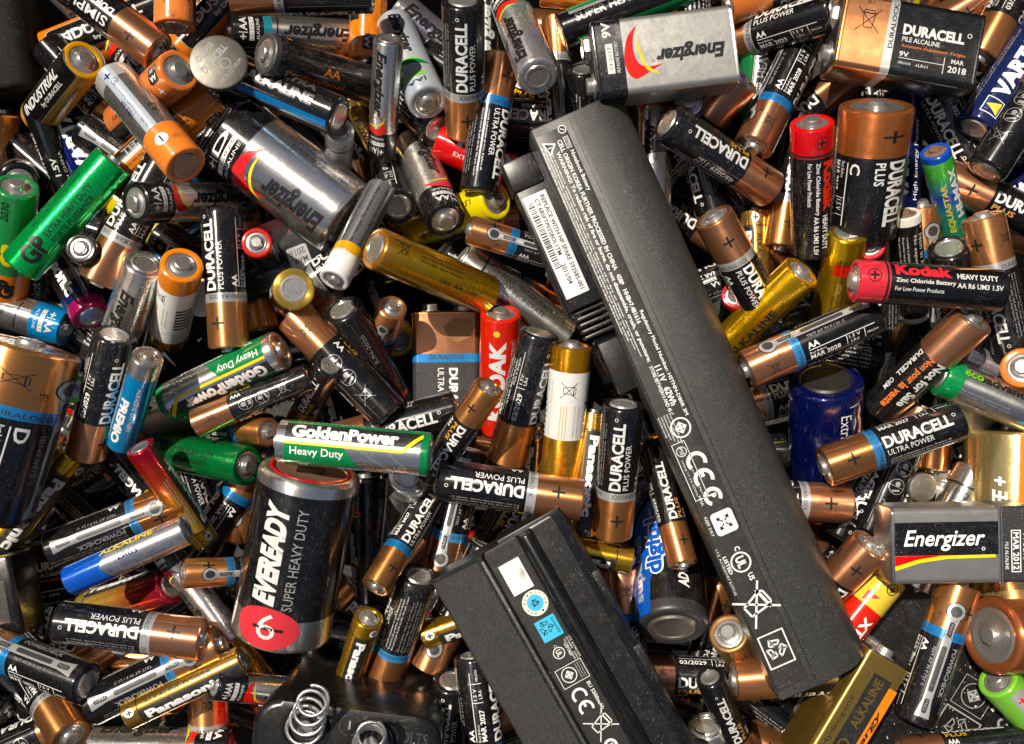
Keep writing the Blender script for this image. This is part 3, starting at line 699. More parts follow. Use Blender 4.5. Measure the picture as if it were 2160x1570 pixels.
def n_dur(p):
    p.text('print_white', 'DURACELL', 20, 1.2, 20.5, 3.6, 0, .045); p.ring('print_white', 42, 4.4, .8, .25, n=12); p.text('print_white', 'PILE ALCALINE', 20.2, -1.0, 12.5, 1.6, 0, .01); p.text('print_orange', "Accessoire d'equipement d'origine", 20.2, -3.2, 21.5, 1.4, 0, .01)
    p.text('print_white', '9V', 20, -6.0, 3.2, 1.7, 0, .02); p.rect('print_white', 20, -6.6, 15, .2); p.text('print_white', 'MN1604', 20.2, -8.6, 4, 1.0); p.text('print_white', '6LR61', 26, -8.6, 4, 1.0); p.rect('print_white', 35, -9.4, .25, 5.4)
    p.text('print_white', 'MAR', 37.4, -5.6, 4.2, 1.5, 0, .01); p.text('print_white', '2018', 36.6, -8.6, 6.2, 2.2, 0, .02); p.bin('print_black', 8.2, 4, 4.4, .25); p.text('print_black', 'EU', 7, 9.2, 2.2, 1.2); p.text('charcoal', 'DURALOCK', 17.4, -4, 15, 1.6, 90, .02)
nine('ndur', '+', [(.32, 'copper', 'end_sleeve'), (.385, 'silver_matt', 'band'), (1, 'black', 'jacket')], n_dur)
def n_ult(p):
    p.text('print_white', 'DURACELL', 20.5, 1, 23, 3.4, 0, .045); p.text('print_white', 'ULTRA POWER', 20.5, -3.2, 20, 2.4, 0, .01); p.text('charcoal', 'DURALOCK', 17.2, -6, 13, 1.7, 90, .02); p.poly('bronze', [(2, 10), (2, 3), (5, -1), (9, 1), (11, 4), (9, 9), (5, 11)], 1)  # bronze patch paints the shadow lying on the copper end
nine('nult', '+', [(.33, 'copper', 'end_sleeve'), (.40, 'blue_band', 'band'), (1, 'charcoal', 'jacket')], n_ult)
def n_eb(p):
    p.rect('black', .6, -3.0, 34.4, 11.0, 1); p.text('print_white', 'Energizer', 3.6, -1.6, 27, 7.0, 0, .015, .28, lv=5); p.ring('print_white', 30, -1, .6, .2, 3, n=10)
    p.poly('print_yellow', [(.6, -6.6), (8, -4.4), (16, -3.2), (34, -3.0), (34, -3.9), (18, -4.2), (9, -5.4), (.6, -8)], 3); p.poly('print_red', [(.6, -3.2), (12, -3.0), (20, -3.0), (10, -4.2), (.6, -6.6)], 2)
    p.text('print_white', '9VOLTS', 43.2, 4, 9, 1.8, -90, .01); p.frame('print_white', 39.2, -9.0, 3.2, 14, .3, 2); p.text('print_white', 'MAR 2012', 39.8, 4.2, 12.4, 2.0, -90, .02); p.text('print_white', 'PILE ALCALINE', 37.2, 1, 9, 1.1, -90); p.rect('silver', 35, -12.7, .5, 25.4, 2); p.rect('silver', 36, -12.7, .3, 25.4, 2)
nine('neb', '-', [(1, 'foil', 'jacket')], n_eb)
DES['neb']['secs'] = [(.76, 'plate_silver', 'jacket'), (1, 'charcoal', 'end_sleeve')]
def n_red(p):
    p.rect('print_red', 2, -12, 44, 3.4, 1); p.rr('silver_matt', 17, 0, 8, 8, 1); p.text('print_black', 'MAR', 18, 4.4, 5.6, 2.2, 0, .02); p.text('print_black', '2016', 18, 1, 6, 2.4, 0, .02); p.text('print_grey', 'MADE IN BELGIUM', 28, 2, 12, 1.4); p.text('print_grey', 'FABRIQUE EN', 28, 5, 10, 1.4); p.text('print_red', 'PROFESSIONAL USE', 20, -7.4, 20, 1.6); p.bin('print_grey', 10, 2, 3)
nine('nred', '+', [(1, 'black', 'jacket')], n_red)
def n_gold(p):
    p.rect('print_dust', .2, -4.6, 40, 6.8, 1); p.text('gold', 'ALKALINE', 20.5, -2.4, 18.5, 3.2, 0, .02, lv=3); p.rect('print_orange', 0.2, -7.8, 38, 3.0, 1); p.text('print_black', 'Exergy', 8, -7.5, 22, 2.4, 0, .03, .2); p.ring('gold', 14, -1, 2.0, .6, 3); p.text('print_black', 'Hydrogene', 10, 3.4, 20, 2.0)
nine('ngold', '-', [(1, 'gold_matt', 'jacket')], n_gold, W=16.6, T=25.6)
def secs_u(d, L):
    """sections as (u0, u1, material, part name) from the negative end"""
    out = []; x = 0
    for f, m, n in d['secs']:
        a, b = x, f; x = f
        if d['frame'] == '+': out.append((L * (1 - b), L * (1 - a), m, n))
        else: out.append((L * a, L * b, m, n))
    out.sort(key=lambda s: s[0]); return out
CACHE = {}
def parts_of(key):
    if key in CACHE: return CACHE[key]
    d = DES[key]; out = []
    pr = Print()
    if d['draw']: d['draw'](pr)
    if d['kind'] == 'cyl':
        r, L, nr, nh = SIZE[d['size']]
        seg = 64 if d['size'] in 'CD' else 40
        se = secs_u(d, L)
        for i, (u0, u1, m, n) in enumerate(se):
            prof = []
            k = r / 7.1
            if i == 0: prof += [(.35, r * .66), (.0, r * .72), (-.03, r * .88), (.12 * k, r * .94), (.45 * k, r * .985), (1.0 * k, r)]
            else: prof += [(u0, r)]
            if i == len(se) - 1: prof += [(u1 - 1.0 * k, r), (u1 - .45 * k, r * .985), (u1 - .1 * k, r * .93), (u1, r * .86), (u1 - .15 * k, r * .74), (u1 - .6, r * .70)]
            else: prof += [(u1, r)]
            out.append((n, lathe(n, prof, m, seg), None))
        k = r / 7.1
        cap = [(L - .55, r * .73), (L - .35, r * .66), (L - .35, r * .58), (L - .5, r * .55), (L - .25, nr * 1.25), (L - .1, nr * 1.08), (L + nh * .25, nr), (L + nh * .8, nr * .98), (L + nh, nr * .84), (L + nh * 1.02, 0)]
        neg = [(.5, r * .70), (.15, r * .66), (-.28 * k, r * .62), (-.34 * k, r * .57), (-.30 * k, r * .50), (-.12, r * .47), (-.14, 0)]
        out.append(('positive_cap', lathe('positive_cap', cap, d['cap'], 32), None))
        out.append(('negative_cap', lathe('negative_cap', neg, d['neg'], 40), None))
        if d['top']: out.append(('seal_ring', lathe('seal_ring', [(L + .05, r * .80), (L + .3, r * .79), (L + .3, r * .74), (L + .0, r * .73)], d['top'], 48), None))
        if pr.tris:
            fx, fy = L / 49.0, r / 7.1
            pr.tris = [(m, lv, [(x * fx, y * fy) for x, y in T]) for m, lv, T in pr.tris]
            if d['frame'] == '+': fn = lambda x, y, e: ((L - x, (r + e) * math.sin(-y / r), (r + e) * math.cos(y / r)), (0, math.sin(-y / r), math.cos(y / r)))
            else: fn = lambda x, y, e: ((x, (r + e) * math.sin(y / r), (r + e) * math.cos(y / r)), (0, math.sin(y / r), math.cos(y / r)))
            out.append(('lettering', pr.mesh('lettering', fn, step=r * .14), None))
    else:
        Wd, T, L = d['W'], d['T'], d['L']
        pts = rrect(Wd, T, 2.2, 5)
        se = secs_u(d, L)
        for i, (u0, u1, m, n) in enumerate(se):
            out.append((n, prism(n, pts, u0, u1, m, i == 0, i == len(se) - 1), None))
        rim = rrect(Wd + .3, T + .3, 2.3, 5)
        out.append(('bottom_rim', prism('bottom_rim', rim, -.3, .8, 'silver' if key in ('nen', 'neb') else se[0][2], inset=.35), None))
        out.append(('top_rim', prism('top_rim', rim, L - .8, L + .25, se[-1][2], inset=.35), None))
        out.append(('terminal_plate', prism('terminal_plate', rrect(Wd - 3, T - 3, 1.5, 3), L, L + .7, d['plate']), None))
        a = lathe('snap_stud', [(L + .6, 4.2), (L + 1.0, 4.2), (L + 1.0, 2.9), (L + 3.0, 2.9), (L + 3.3, 2.6), (L + 3.3, 0)], 'steel', 24)
        b = lathe('snap_socket', [(L + .6, 4.4), (L + 1.2, 3.9), (L + 2.6, 3.7), (L + 3.2, 4.3), (L + 3.3, 3.4), (L + 1.2, 3.0), (L + 1.2, 0)], 'steel', 6)
        v = (0, .64, 0) if Wd > T else (0, 0, .64)
        out.append(('snap_stud', a, v)); out.append(('snap_socket', b, tuple(-x for x in v)))
        if pr.tris:
            if d['frame'] == '+': fn = lambda x, y, e: ((L - x, -y, T / 2 + e), (0, 0, 1))
            else: fn = lambda x, y, e: ((x, y, T / 2 + e), (0, 0, 1))
            out.append(('lettering', pr.mesh('lettering', fn), None))
    CACHE[key] = out
    return out

# ---------------------------------------------------------------- the heap, from the bottom upwards
# kind | minus end x y | plus end x y (photo pixels) | print line on top | pitch of the plus end | label
HEAP = """
#1
vblue|2090,420|2270,330|2|0|deep blue battery with a big white letter at the right edge
dppb|1500,420|1440,180|9|0+|shaded copper end deep under the long laptop pack, right side
dplc_|1560,340|1800,150|3|0|copper battery wedged below the copper 9 volt block, left side
heavy|1590,240|1612,40|-3|0|dark green battery under the silver-banded battery at the top
yel|1960,-200|1897,2|6|25|yellow button end peeking in at the top right edge
dre|2240,-100|1955,68|3|0|black battery with pink and white lettering at top right
vblue|1898,480|1906,190|-2|0|blue battery standing behind the large orange C cell
dul|2050,350|1925,95|8|0|dark battery with blue line below the copper 9 volt block
dppb|1020,245|1310,262|2|0|dark battery with upside-down letters beside the long laptop pack top
enk|1030,180|1030,-90|0|0|dark foil battery between two others at the top centre
dplc_|-80,1620|190,1500|-11|0|black battery with grey warning symbols in the bottom left corner
dpl|195,1490|190,1760|2|0|black battery standing upright at the bottom left edge
borange|520,420|555,640|8|0|orange-marked dark battery behind the upright tall black battery
pro|560,700|505,430|-9|0+|orange battery glimpsed right of the upright copper-ended battery
dppb|330,1300|175,1405|9|0+|dark copper end under the copper-banded battery at lower left
star|300,590|415,505|-4|0|dark battery with blue stripe between yellow and orange ones
bfine|250,420|195,470|4|0|small black end marked with white strokes left of centre
yel|445,570|215,395|4|0|yellow battery under the silver-capped one at left
gplain|950,560|810,440|4|0|dark golden battery beneath the round dark end, upper centre
pang|795,330|712,180|6|0|gold battery with black letters below the dark brown one
dulc|1330,1450|1310,1195|9|0+|copper battery with blue band below the centre laptop corner
dul3|1000,1440|745,1490|3|0+|dark battery with small print right of the gold upright one
dpl|1600,1432|1330,1420|3|0|dark battery lying deep between the two laptop packs
dulb|540,860|500,1150|18|0|dark battery with gauge lines left of the big red-logo cell
dulc|428,1150|530,1000|9|0|black battery with thin white rules beside the green foil battery
borange|60,1110|262,985|9|0|dark battery with orange circle at the left side
en|60,1005|158,820|2|0|battery with pink swoosh behind the large blue-banded cell
pang3|1118,1150|1136,890|4|0|thin gold battery with plus mark beside the white-gold battery
bfine|1600,720|1850,762|4|0|black battery with small print half hidden right of the long pack
bfine|1330,330|1540,180|-6|0|black battery with gold letters under the white-edged dark battery
dpp|1870,735|1870,478|9|10|brown copper battery behind the cream-capped black battery
dulb|1955,700|1944,430|18|12|copper battery with gauge circle below the green-blue one
redring|1540,720|1552,622|0|60|red-rimmed battery end in the shadow right of the long pack
enf|985,1290|960,1100|6|0|silvery dark battery under the horizontal dark one
#2
kody|1690,1440|1875,1212|-1|0+|red and yellow battery under the black-labelled 9 volt block
bluec|1743,800|1738,1030|-1|-36|blue C cell with black dusty top
pro|445,-80|195,120|-6|0+|brown-orange battery crossing below the one with large white letters
indo|98,108|380,-4|2|-14|orange-edged black battery with dull end at the top left
indo|372,120|575,-98|0|0|orange-edged black battery rising to the top left edge
dplc_|93,88|293,308|15.5|0|black battery with dense white print left of the orange-tipped one
varta|205,395|118,225|3|0|navy battery with yellow triangle at the left
dul|172,268|410,432|18|0|black battery with grey press gauge under the orange-tipped one
pro|235,392|446,197|4|0+|orange battery with black stripe below the coin cell
pro|225,285|378,148|-6|38|orange battery with bright round end left of the coin cell
goldaa|-120,390|-70,620|0|0|golden sliver of a battery at the far left
pro|-20,500|6,235|0|20|orange battery end cut by the left edge
limering|-8,210|-3,158|0|70|pale green ringed end at the left edge
en|62,235|40,385|9|38|black-tipped battery with domed end above the green one
nred|545,560|700,500|4|0|black 9 volt block with red stripe under the silver D cell
enb|-130,612|150,696|0|0|silver battery with blue tip above the large left cell
panb|193,668|68,440|0|-28|black battery with pink ring at its end, left
bfine3|186,590|170,524|0|60|small black battery end with grey centre at left
dppb|345,345|207,595|-2|0+|silver-banded copper battery below the silver-capped one
redring|545,560|541,512|0|66|red and yellow ringed battery end near the upright black one
dppc|830,478|588,648|-3|0+|brown copper battery under the white-capped slim battery
yel|870,487|1047,422|-2|52|yellow battery with grey nub, upper centre
goldend|620,610|574,627|0|-66|battery end with gold ring and grey disc
yring|840,720|784,592|0|-58|black battery end with yellow ring
dul3|780,790|828,648|18|48|small copper battery with round button left of the 9 volt block
borange|722,652|838,855|-6|-28|dark battery with dated edge right of the large copper end
dpp|840,437|806,290|-10|-52|black battery with round grey base below the silver upright one
enf|862,285|940,466|-3|44|dark foil battery with red flash and nub facing down
kodz|925,295|1200,425|-2|0-|red boxlike battery with white letter at the top centre
bfine|922,272|760,120|3|-38|dark battery with silver dome end at the top centre
sblue|717,274|706,420|4|-50|blue-grey small battery with pale ring end
dpp3|1188,300|1170,28|10|0|slim black and copper battery left of the green-striped one
bfine3|1228,147|1234,370|-6|-38|slim black battery with silver button below the silver 9 volt block
bfine|1440,-200|1462,62|4|0|black battery with rotated small print at the top, right of green
pro|1300,-10|1428,6|0|0+|orange tip at the top edge above the silver 9 volt block
bfine|1480,235|1453,215|0|75|brown-grey ringed battery end below the silver 9 volt block
en|1376,440|1384,150|-2|0|battery with red swoosh right of the long laptop pack top
bfine|1690,60|1705,120|4|-50|dark battery end beside the copper 9 volt block terminals
pang3|1600,720|1592,445|6|10|slim gold battery with plus badge right of the long pack
dppb|1690,235|1643,533|1|0|silver-banded copper battery behind the upright red-topped one
dplc_|2260,498|1985,372|3|0|dark battery with slanted white letters at the right edge
redring|1830,650|1836,518|0|48|red small battery with grey ringed nub
dpp|1990,720|1960,985|8|0|copper battery end under the blue-banded bright battery
pang3|1893,1110|1906,850|0|0|slim black and gold battery with white letters at lower right
dulb|1768,1130|1905,895|3|0|dark battery with slanted white word near the copper plus end
dplc_|1838,1105|1935,880|-11|0|dark battery with circle symbols near the copper plus end
whiteaa|2000,1180|1990,1010|0|30|white battery end under the black-labelled 9 volt block
dpp|1500,1048|1790,1062|1|0+|copper plus end touching the long pack's right side
silt|1990,1120|1928,1240|4|0+|silver end under the lower right 9 volt block
copplain|1600,1430|1536,1335|0|35|dull bronze end beside the long pack's lower left edge
dplb|1750,1420|1548,1435|9|0+|copper battery tucked under the long pack's lower end
silt|1490,1530|1530,1790|0|-20|pale blue-white end at the bottom between the packs
pang3|1070,1130|1332,1182|-4|0+|gold-tipped battery under the centre laptop pack corner
dulc|1012,1170|900,1408|18|0+|copper battery with gauge at the centre pack's left edge
pang3|1130,1260|893,1342|4|0+|small gold tip with plus badge left of the centre pack
dpp|555,1440|772,1224|3|0|black battery with wide copper end under the big red-logo cell
panf|575,1480|470,1345|0|0|red foil battery below the big red-logo cell, left
enk|785,1290|768,985|-6|0|dark battery with bin symbol right of the big red-logo cell
silt|862,1004|850,1110|0|-52|white-ringed silver end under the green and silver battery
dulb|990,945|922,1225|18|0|copper battery with gauge below the horizontal dark one
dpl3|231,957|385,1140|3|0|slim black battery with white letters under the rainbow one
dulc|-40,1140|150,890|0|0|dark copper battery deep at the left side
#3
gpn|14,640|36,392|4|12|green battery with orange foot at the left edge
ngold|1703,1612|1847,1370|0|0|gold 9 volt block on its side with black panel, bottom right
ndur|240,1180|-38,1232|0|0|black and copper 9 volt block at the lower left
simply|90,-75|335,112|-1|0+|black battery with large white letters and copper end, top left
pb|80,238|170,470|0|-14|slim black battery with a white dot at left
indy|48,292|178,126|1|36|black battery with yellow frame and white letters, left
enl|756,82|484,66|0|12|silver battery with teal ring near the top
pro|369,58|369,-240|11|-22|orange battery hanging in from the top edge, left
pro|785,-165|773,130|-4|0+|orange battery rising to the top edge, left of centre
star|716,247|452,134|0|-15|black battery with silver letters and blue stripe
enh|834,12|1058,200|0|-10|rainbow silver battery slanting at the top centre
enre|815,15|903,217|0|38|pale white battery with green leaf mark
dul|1012,395|1052,131|-4|0|copper-topped black battery with blue band at the top centre
enh|1135,163|1060,-30|-3|-34|silver foil battery with blue round base at the top
heavy|1180,72|1458,-37|-4|0|green and black battery with silver capitals at the top
dplb|1380,380|1566,166|9|14|copper battery below the silver 9 volt block, right
dppc|1630,690|1504,456|2|42|copper battery with bright ringed nub in the pack's shadow
dul|1712,58|1588,312|10|14|bright copper battery with blue band and date, upper right
dre|2200,-130|2063,128|9|10|copper battery end right of the copper 9 volt block
varta|2055,272|2215,28|0|-10|blue battery with white capitals and yellow triangle
dre|2079,361|2240,110|-6|-18|slim black battery with red letters at the right edge
himax|2025,540|1972,318|0|24|slim green and blue battery at the right
gplain|1790,487|1738,720|0|-30|slim gold battery with red marks and dark base
creamcap|1930,682|1910,450|0|14|black battery with cream rings at both ends
dplb|2001,522|2036,760|-10|-34|black battery with pale round base above the horizontal red one
goldaa|1505,755|1692,573|8|20|gold battery pointing up beside the long pack's right side
enh|2020,742|2290,868|-5|0|silver printed battery at the right edge
worange|2230,870|2157,775|0|30|orange-tipped battery cut off by the right edge
silt|972,543|1195,712|-2|-10|silver battery with small black print left of the long pack
nult|946,945|943,660|0|8|copper-topped 9 volt block with blue band in the centre
kodz|1048,905|1056,660|0|26|red battery with large white letters beside the 9 volt block
dpl|964,863|690,938|3|0-|black battery with white letters right of the crossed symbols
dul3|1235,560|990,484|18|22|slim copper battery with white spot and blue band, centre
dplc_|815,868|626,672|-10|0|black battery with large copper end and warning symbols
enli|306,556|228,775|0|-28|silver battery with blue word and dark top, left
worange|350,745|384,558|2|34|white battery with orange cap, left
dul3|415,900|567,912|6|36|copper battery with silver nub left of the green and silver one
gpd|300,938|523,983|-1|34|dark green foil battery with nub facing right
limering|140,890|151,819|0|62|lime ringed battery end beside the large left cell
pang|-30,1180|160,946|-5|0|gold and black battery sloping at the left
dulb|108,1162|385,1055|19.5|-10|black battery with press gauge and upside-down print at left
panf|364,1232|130,1305|-10|-24|red and gold battery with white ring base
en3|486,1345|340,1150|-4|0|slim silver battery with date, lower left
dppc|20,1345|150,1556|-8|24|battery with silver band and pink copper end, bottom left
dul|208,1482|452,1366|20|0|black battery with grey gauge crossing at the bottom left
dppb|442,1640|440,1502|9|0|copper block end at the bottom left of centre
en|190,1577|495,1580|-9|0|silver battery with blue print along the bottom edge
dulc|883,1214|800,1462|-7|-26|fine-printed battery with blue band, bottom centre
dpp|955,1435|930,1690|1|-26|black battery with dark base at the bottom centre
dulb|1000,1395|1032,1660|9|0|blue-banded copper battery at the bottom beside the centre pack
superc|1418,1325|1402,1085|-1|-36|blue and black C cell with dull metal base
dpl3|1497,1428|1590,1640|2|-30|slim black battery with blue-tinted base between the packs
dplc_|1650,1345|1838,1148|1|18|copper plus end with nub left of the lower 9 volt block
longd|2132,1250|2140,910|-5|0|wide gold D cell at the right edge
eco|1983,792|2250,905|0|0-|green-tipped shiny white battery at the right edge
limeaa|2270,1612|2103,1432|0|12|lime green battery at the lower right edge
dplc|2350,1342|2090,1340|8|16|orange copper C cell end at the lower right edge
dpl3|2150,1562|1905,1585|-10|0|slim black battery in the bottom right corner
#4
nimh|392,350|226,148|0|-24|orange-tipped silver battery with printed strip, upper left
gp|45,562|238,343|3.2|0|bright green foil battery with black logo, left
borange|800,185|558,112|2|22|dark brown battery with round silver nub at the top
dpp|778,-16|497,-10|-8|0|copper battery with silver band along the top edge
en3|820,82|806,302|3|-14|slim chrome battery with red swoosh pointing down
dppb|977,0|980,255|2|-24|black battery with white letters and copper tip, top centre
pro|1810,-75|1535,12|9|0+|orange battery corner at the top right of centre
dppc|1766,22|1534,94|-3.5|-28|glaring silver-banded battery left of the copper 9 volt block
dpl|1406,258|1628,402|3|-22|black battery with gold word right of the long pack
dplc*0.94|1815,495|1850,222|-1|30|large orange copper C cell below the copper 9 volt block
kodak|1712,537|1713,258|1|14|red-topped black battery standing upright at the right
dppb|2138,740|2072,456|8|22|orange copper battery with nub at the right
en|500,424|284,428|0|42|black-tipped battery with bright silver nub facing left
dppc|466,437|484,737|-1|0|upright tall black battery with copper foot, left
dpl3|698,770|628,895|2|-40|slim black battery with white round base, centre left
dpl|243,706|180,965|9|-20|black battery with date and copper foot beside the large cell
premio|252,948|312,752|1|34|slim blue battery with white capitals, left
golden|342,856|592,738|1|10|green and silver battery sloping at left
dpl3|648,798|418,892|-10|0|slim black battery with green date under the green one
duld|-48,1092|64,728|7|22|large copper and black cell with blue band at the left edge
panf3|295,943|436,1147|10|-10|slim rainbow red to gold battery, lower left
bsil|385,1122|146,1226|0|0+|blue and silver battery with corroded tip, lower left
dul3|640,1200|386,1210|18|26|slim copper battery with glaring white nub, lower left
dppb|125,1312|428,1350|4|0|black and orange-copper battery with silver band, lower left
dulc|186,1444|-62,1348|13|-24|dusty black battery with pink round base, bottom left
pang3|506,1396|270,1508|3|0+|slim gold battery with black ring, bottom left
enk3|690,1468|450,1444|1|10|slim black-tipped battery with red flash behind the springs
pang3|712,1500|778,1302|-1|30|slim gold battery with black strip pointing down, bottom
dul3|918,1030|791,1240|3|22|slim copper battery with blue band pointing down, centre
dpl3|905,1005|1033,817|2|24|slim black battery with copper top leaning right, centre
dpl|1138,702|1068,972|9|-16|black battery with date and copper foot, centre
wgold|1180,1012|1207,728|0|18|white and gold battery standing upright at the centre
pang3|1224,1127|1253,870|-1|0|slim black and gold battery with white letters, centre
dppb|1315,852|1291,1128|1|-14|black battery with copper foot beside the long pack
dppc|934,1013|1216,1054|3|0|dark battery with upside-down letters and copper end, centre
dpl3|1376,952|1442,1192|3|16|slim black battery with gold word beside the long pack
dul|1850,662|1572,783|12.5|0|black battery with blue band and date, right of the long pack
oem|1866,852|2055,672|1|14|copper-ended black battery with orange words, right
#5
end*0.87|745,474|474,272|-3.4|0|big silver D cell with red swoosh, upper left
walk3|806,396|704,592|10|28|slim grey battery with white cap and orange ring
goldaa|790,523|1030,622|-5|-16|shiny gold battery with bin symbol, centre
nen|1524,108|1268,140|0|0|silver 9 volt block with red swoosh, top
ndur|2040,126|1760,76|0|0|black and copper 9 volt block with bin mark, top right
eveready|592,1335|656,990|-1|20|big black and silver D cell with red logo
golden|892,958|606,932|1|0|green and silver battery lying on the big red-logo cell
kodak|2110,614|1800,592|0|0|red and black battery lying flat at the right
dulb|2018,887|1742,984|0|0|black battery with blue band and copper end pointing left
dulc|1930,1512|2022,1238|20|0|black battery with long press gauge, lower right
neb|1862,1145|2150,1140|-1|0|silver 9 volt block with black label at the right edge
"""

# ---------------------------------------------------------------- placing: unproject a photo pixel at a height, settle the heap
def at(px, py, z):
    s = (ZREF + DIST - z) / DIST
    return Vector(((px - 1080) * KPX * s, (785 - py) * KPX * s, z))
CELL = 6; GX0, GY0 = -420, -420; GW, GH = (2160 + 840) // CELL, (1570 + 840) // CELL
HM = np.zeros((GH, GW)) - 20; ID = -np.ones((GH, GW), int)
gx, gy = np.meshgrid(GX0 + CELL * (np.arange(GW) + .5), GY0 + CELL * (np.arange(GH) + .5))
MMPX = 1 / (KPX * 10)                          # photo pixels per millimetre
SPEC = []                                      # everything in the heap, from the bottom upwards
MIXZ = 0.4
def cells(sp, k=1.0):
    """cells under a thing, axis height there and half thickness, all in photo pixels"""
    cx, cy = sp['c']; ux, uy = math.cos(sp['ang']), math.sin(sp['ang'])
    dx, dy = gx - cx, gy - cy
    u = dx * ux + dy * uy; d = -dx * uy + dy * ux
    P, Lp, r = sp['P'], sp['L'] * MMPX, sp['r'] * MMPX
    if sp['kind'] == 'cyl':
        Lh = (sp['hl'] or Lp * math.cos(P) / 2) + r * abs(math.sin(P)) * .6
        m = (np.abs(u) < Lh) & (np.abs(d) < r * .96)
        top = abs(math.sin(P)) * Lp / 2
        za = np.clip(u[m] * math.tan(P), -top, top); half = np.sqrt(r * r - d[m] ** 2) / max(.5, math.cos(P))
        return m, za, np.minimum(half, top + r * math.cos(P) - za)
    m = (np.abs(u) < Lp / 2) & (np.abs(d) < sp['W'] * MMPX / 2)
    return m, u[m] * math.tan(P), np.full(int(m.sum()), r)
PXZ = MMPX * 10
def place(key, n, p, ytop, pitch, anchor, label, sc=1.0, layer=0, both=False):
    d = DES[key]
    r, L = (SIZE[d['size']][0] * sc, SIZE[d['size']][1] * sc) if d['kind'] == 'cyl' else (d['T'] / 2, d['L'])
    ang = math.atan2(p[1] - n[1], p[0] - n[0]); P = R(pitch); hl = L * MMPX * math.cos(P) / 2
    ux, uy = math.cos(ang), math.sin(ang)
    c = (p[0] - ux * hl, p[1] - uy * hl) if anchor == '+' else (n[0] + ux * hl, n[1] + uy * hl) if anchor == '-' else ((n[0] + p[0]) / 2, (n[1] + p[1]) / 2)
    mh = None
    if both:
        c = ((n[0] + p[0]) / 2, (n[1] + p[1]) / 2)
        mh = math.hypot(p[0] - n[0], p[1] - n[1]) / 2
        q = math.degrees(math.acos(min(1, 2 * mh / (L * MMPX * 1.03)))); P = R(math.copysign(min(max(q, abs(pitch) - 14), abs(pitch) + 14, 70), pitch))
    SPEC.append(dict(hl=mh, key=key, n=n, p=p, c=c, ang=ang, P=P, L=L, r=r, W=d.get('W'), kind=d['kind'], size=d['size'], ytop=ytop, anchor=anchor, label=label, sc=sc, layer=layer, frame=d['frame']))
def slab(name, cx, cy, ang, L, Wd, T, layer):
    SPEC.append(dict(key=None, name=name, c=(cx, cy), ang=ang, P=0.0, L=L / MMPX, r=T / 2 / MMPX, W=Wd / MMPX, kind='slab', label=None, layer=layer))
# a loose bottom layer that shows only through the gaps
kinds = ['dpp', 'dul', 'dpl', 'enk', 'dplb', 'bfine', 'bfine', 'dulb', 'borange', 'dpl', 'oem', 'dppb', 'panb', 'enf']
for j in range(14):
    for i in range(12):
        x = -60 + i * 205 + rng.uniform(-60, 60) + (j % 2) * 100; y = -50 + j * 128 + rng.uniform(-30, 30)
        a = rng.uniform(-.9, .9) + (math.pi if rng.random() < .5 else 0) + (1.4 if rng.random() < .3 else 0)
        place(rng.choice(kinds), (x - 150 * math.cos(a), y - 150 * math.sin(a)), (x + 150 * math.cos(a), y + 150 * math.sin(a)), rng.uniform(-22, 22), rng.uniform(-7, 7), 'm', None)
NFILL = len(SPEC)
layer = 1
for ln in HEAP.strip().split('\n'):
    if ln[0] == '#':
        layer = int(ln[1:])
        if layer == 2: slab('plate', 2010, 1440, R(32), 560, 470, 130, 2)
        if layer == 4: slab('camera', 15, 1255, R(78), 190, 110, 120, 4)
        if layer == 3: slab('tool', 20, 100, R(78), 330, 230, 150, 3)
        if layer == 5:
            slab('hp', 1478, 840, math.atan2(1187, 522), 1300, 225, 115, 5)
            slab('lap', 1290, 1540, math.atan2(.872, .49), 1000, 330, 110, 5)
            slab('lantern', 745, 1680, R(5), 400, 400, 260, 5)
        continue
    k, n, p, yt, pi, lab = ln.split('|')
    sc = 1.0
    if '*' in k: k, sc = k.split('*'); sc = float(sc)
    anc = pi[-1] if pi[-1] in '+-' else None
    pv = float(pi.rstrip('+-') or 0)
    auto = anc is None and abs(pv) >= 1
    if anc is None: anc = 'm' if abs(pv) < 1 else ('+' if pv > 0 else '-')
    place(k, tuple(map(float, n.split(','))), tuple(map(float, p.split(','))), float(yt), pv, anc, lab, sc, layer, auto)
for i, sp in enumerate(SPEC): ID[cells(sp)[0]] = i      # first pass: who lies on top where
INSIDE = (gx > 0) & (gx < 2160) & (gy > 0) & (gy < 1570)
seen = np.bincount(ID[INSIDE & (ID >= 0)].ravel(), minlength=len(SPEC))
LOW = [0.0, 0.4, 1.0, 1.6, 2.2, 2.8]                    # how deep a thing of each layer may lie, how high it may rise (cm)
HIGH = [0.6, 2.9, 3.4, 3.9, 4.3, 4.7]
PACKZ = dict(hp=4.4, lap=4.0, lantern=3.4, plate=1.7, camera=2.4, tool=.6)
GEO = []
for i, sp in enumerate(SPEC):
    m, za, half = cells(sp)
    idx = np.flatnonzero(m)
    GEO.append((idx, za, half, ID.ravel()[idx] == i))
PAIRS = {}
for i in range(NFILL, len(SPEC)):                       # where thing i is seen crossing thing j it must clear j's upper side
    idx, za, half, vis = GEO[i]
    if vis.sum() < 4: continue
    if abs(sp['P']) > .3: vis = vis & (za > -.25 * za.max())
    vi, need = idx[vis], (za + .45 * half)[vis]
    lo, hi = vi.min(), vi.max()
    for j in range(NFILL, i):
        ij, zj, hj, _ = GEO[j]
        if not len(ij) or ij[0] > hi or ij[-1] < lo: continue
        _, a, c = np.intersect1d(vi, ij, assume_unique=True, return_indices=True)
        if len(a) < 5: continue
        steep = abs(SPEC[i]['P']) > .2 or abs(SPEC[j]['P']) > .2
        d = float(np.percentile((zj + .9 * hj)[c] - need[a], 75 if steep else 90))
        PAIRS.setdefault(i, []).append((j, d / PXZ))
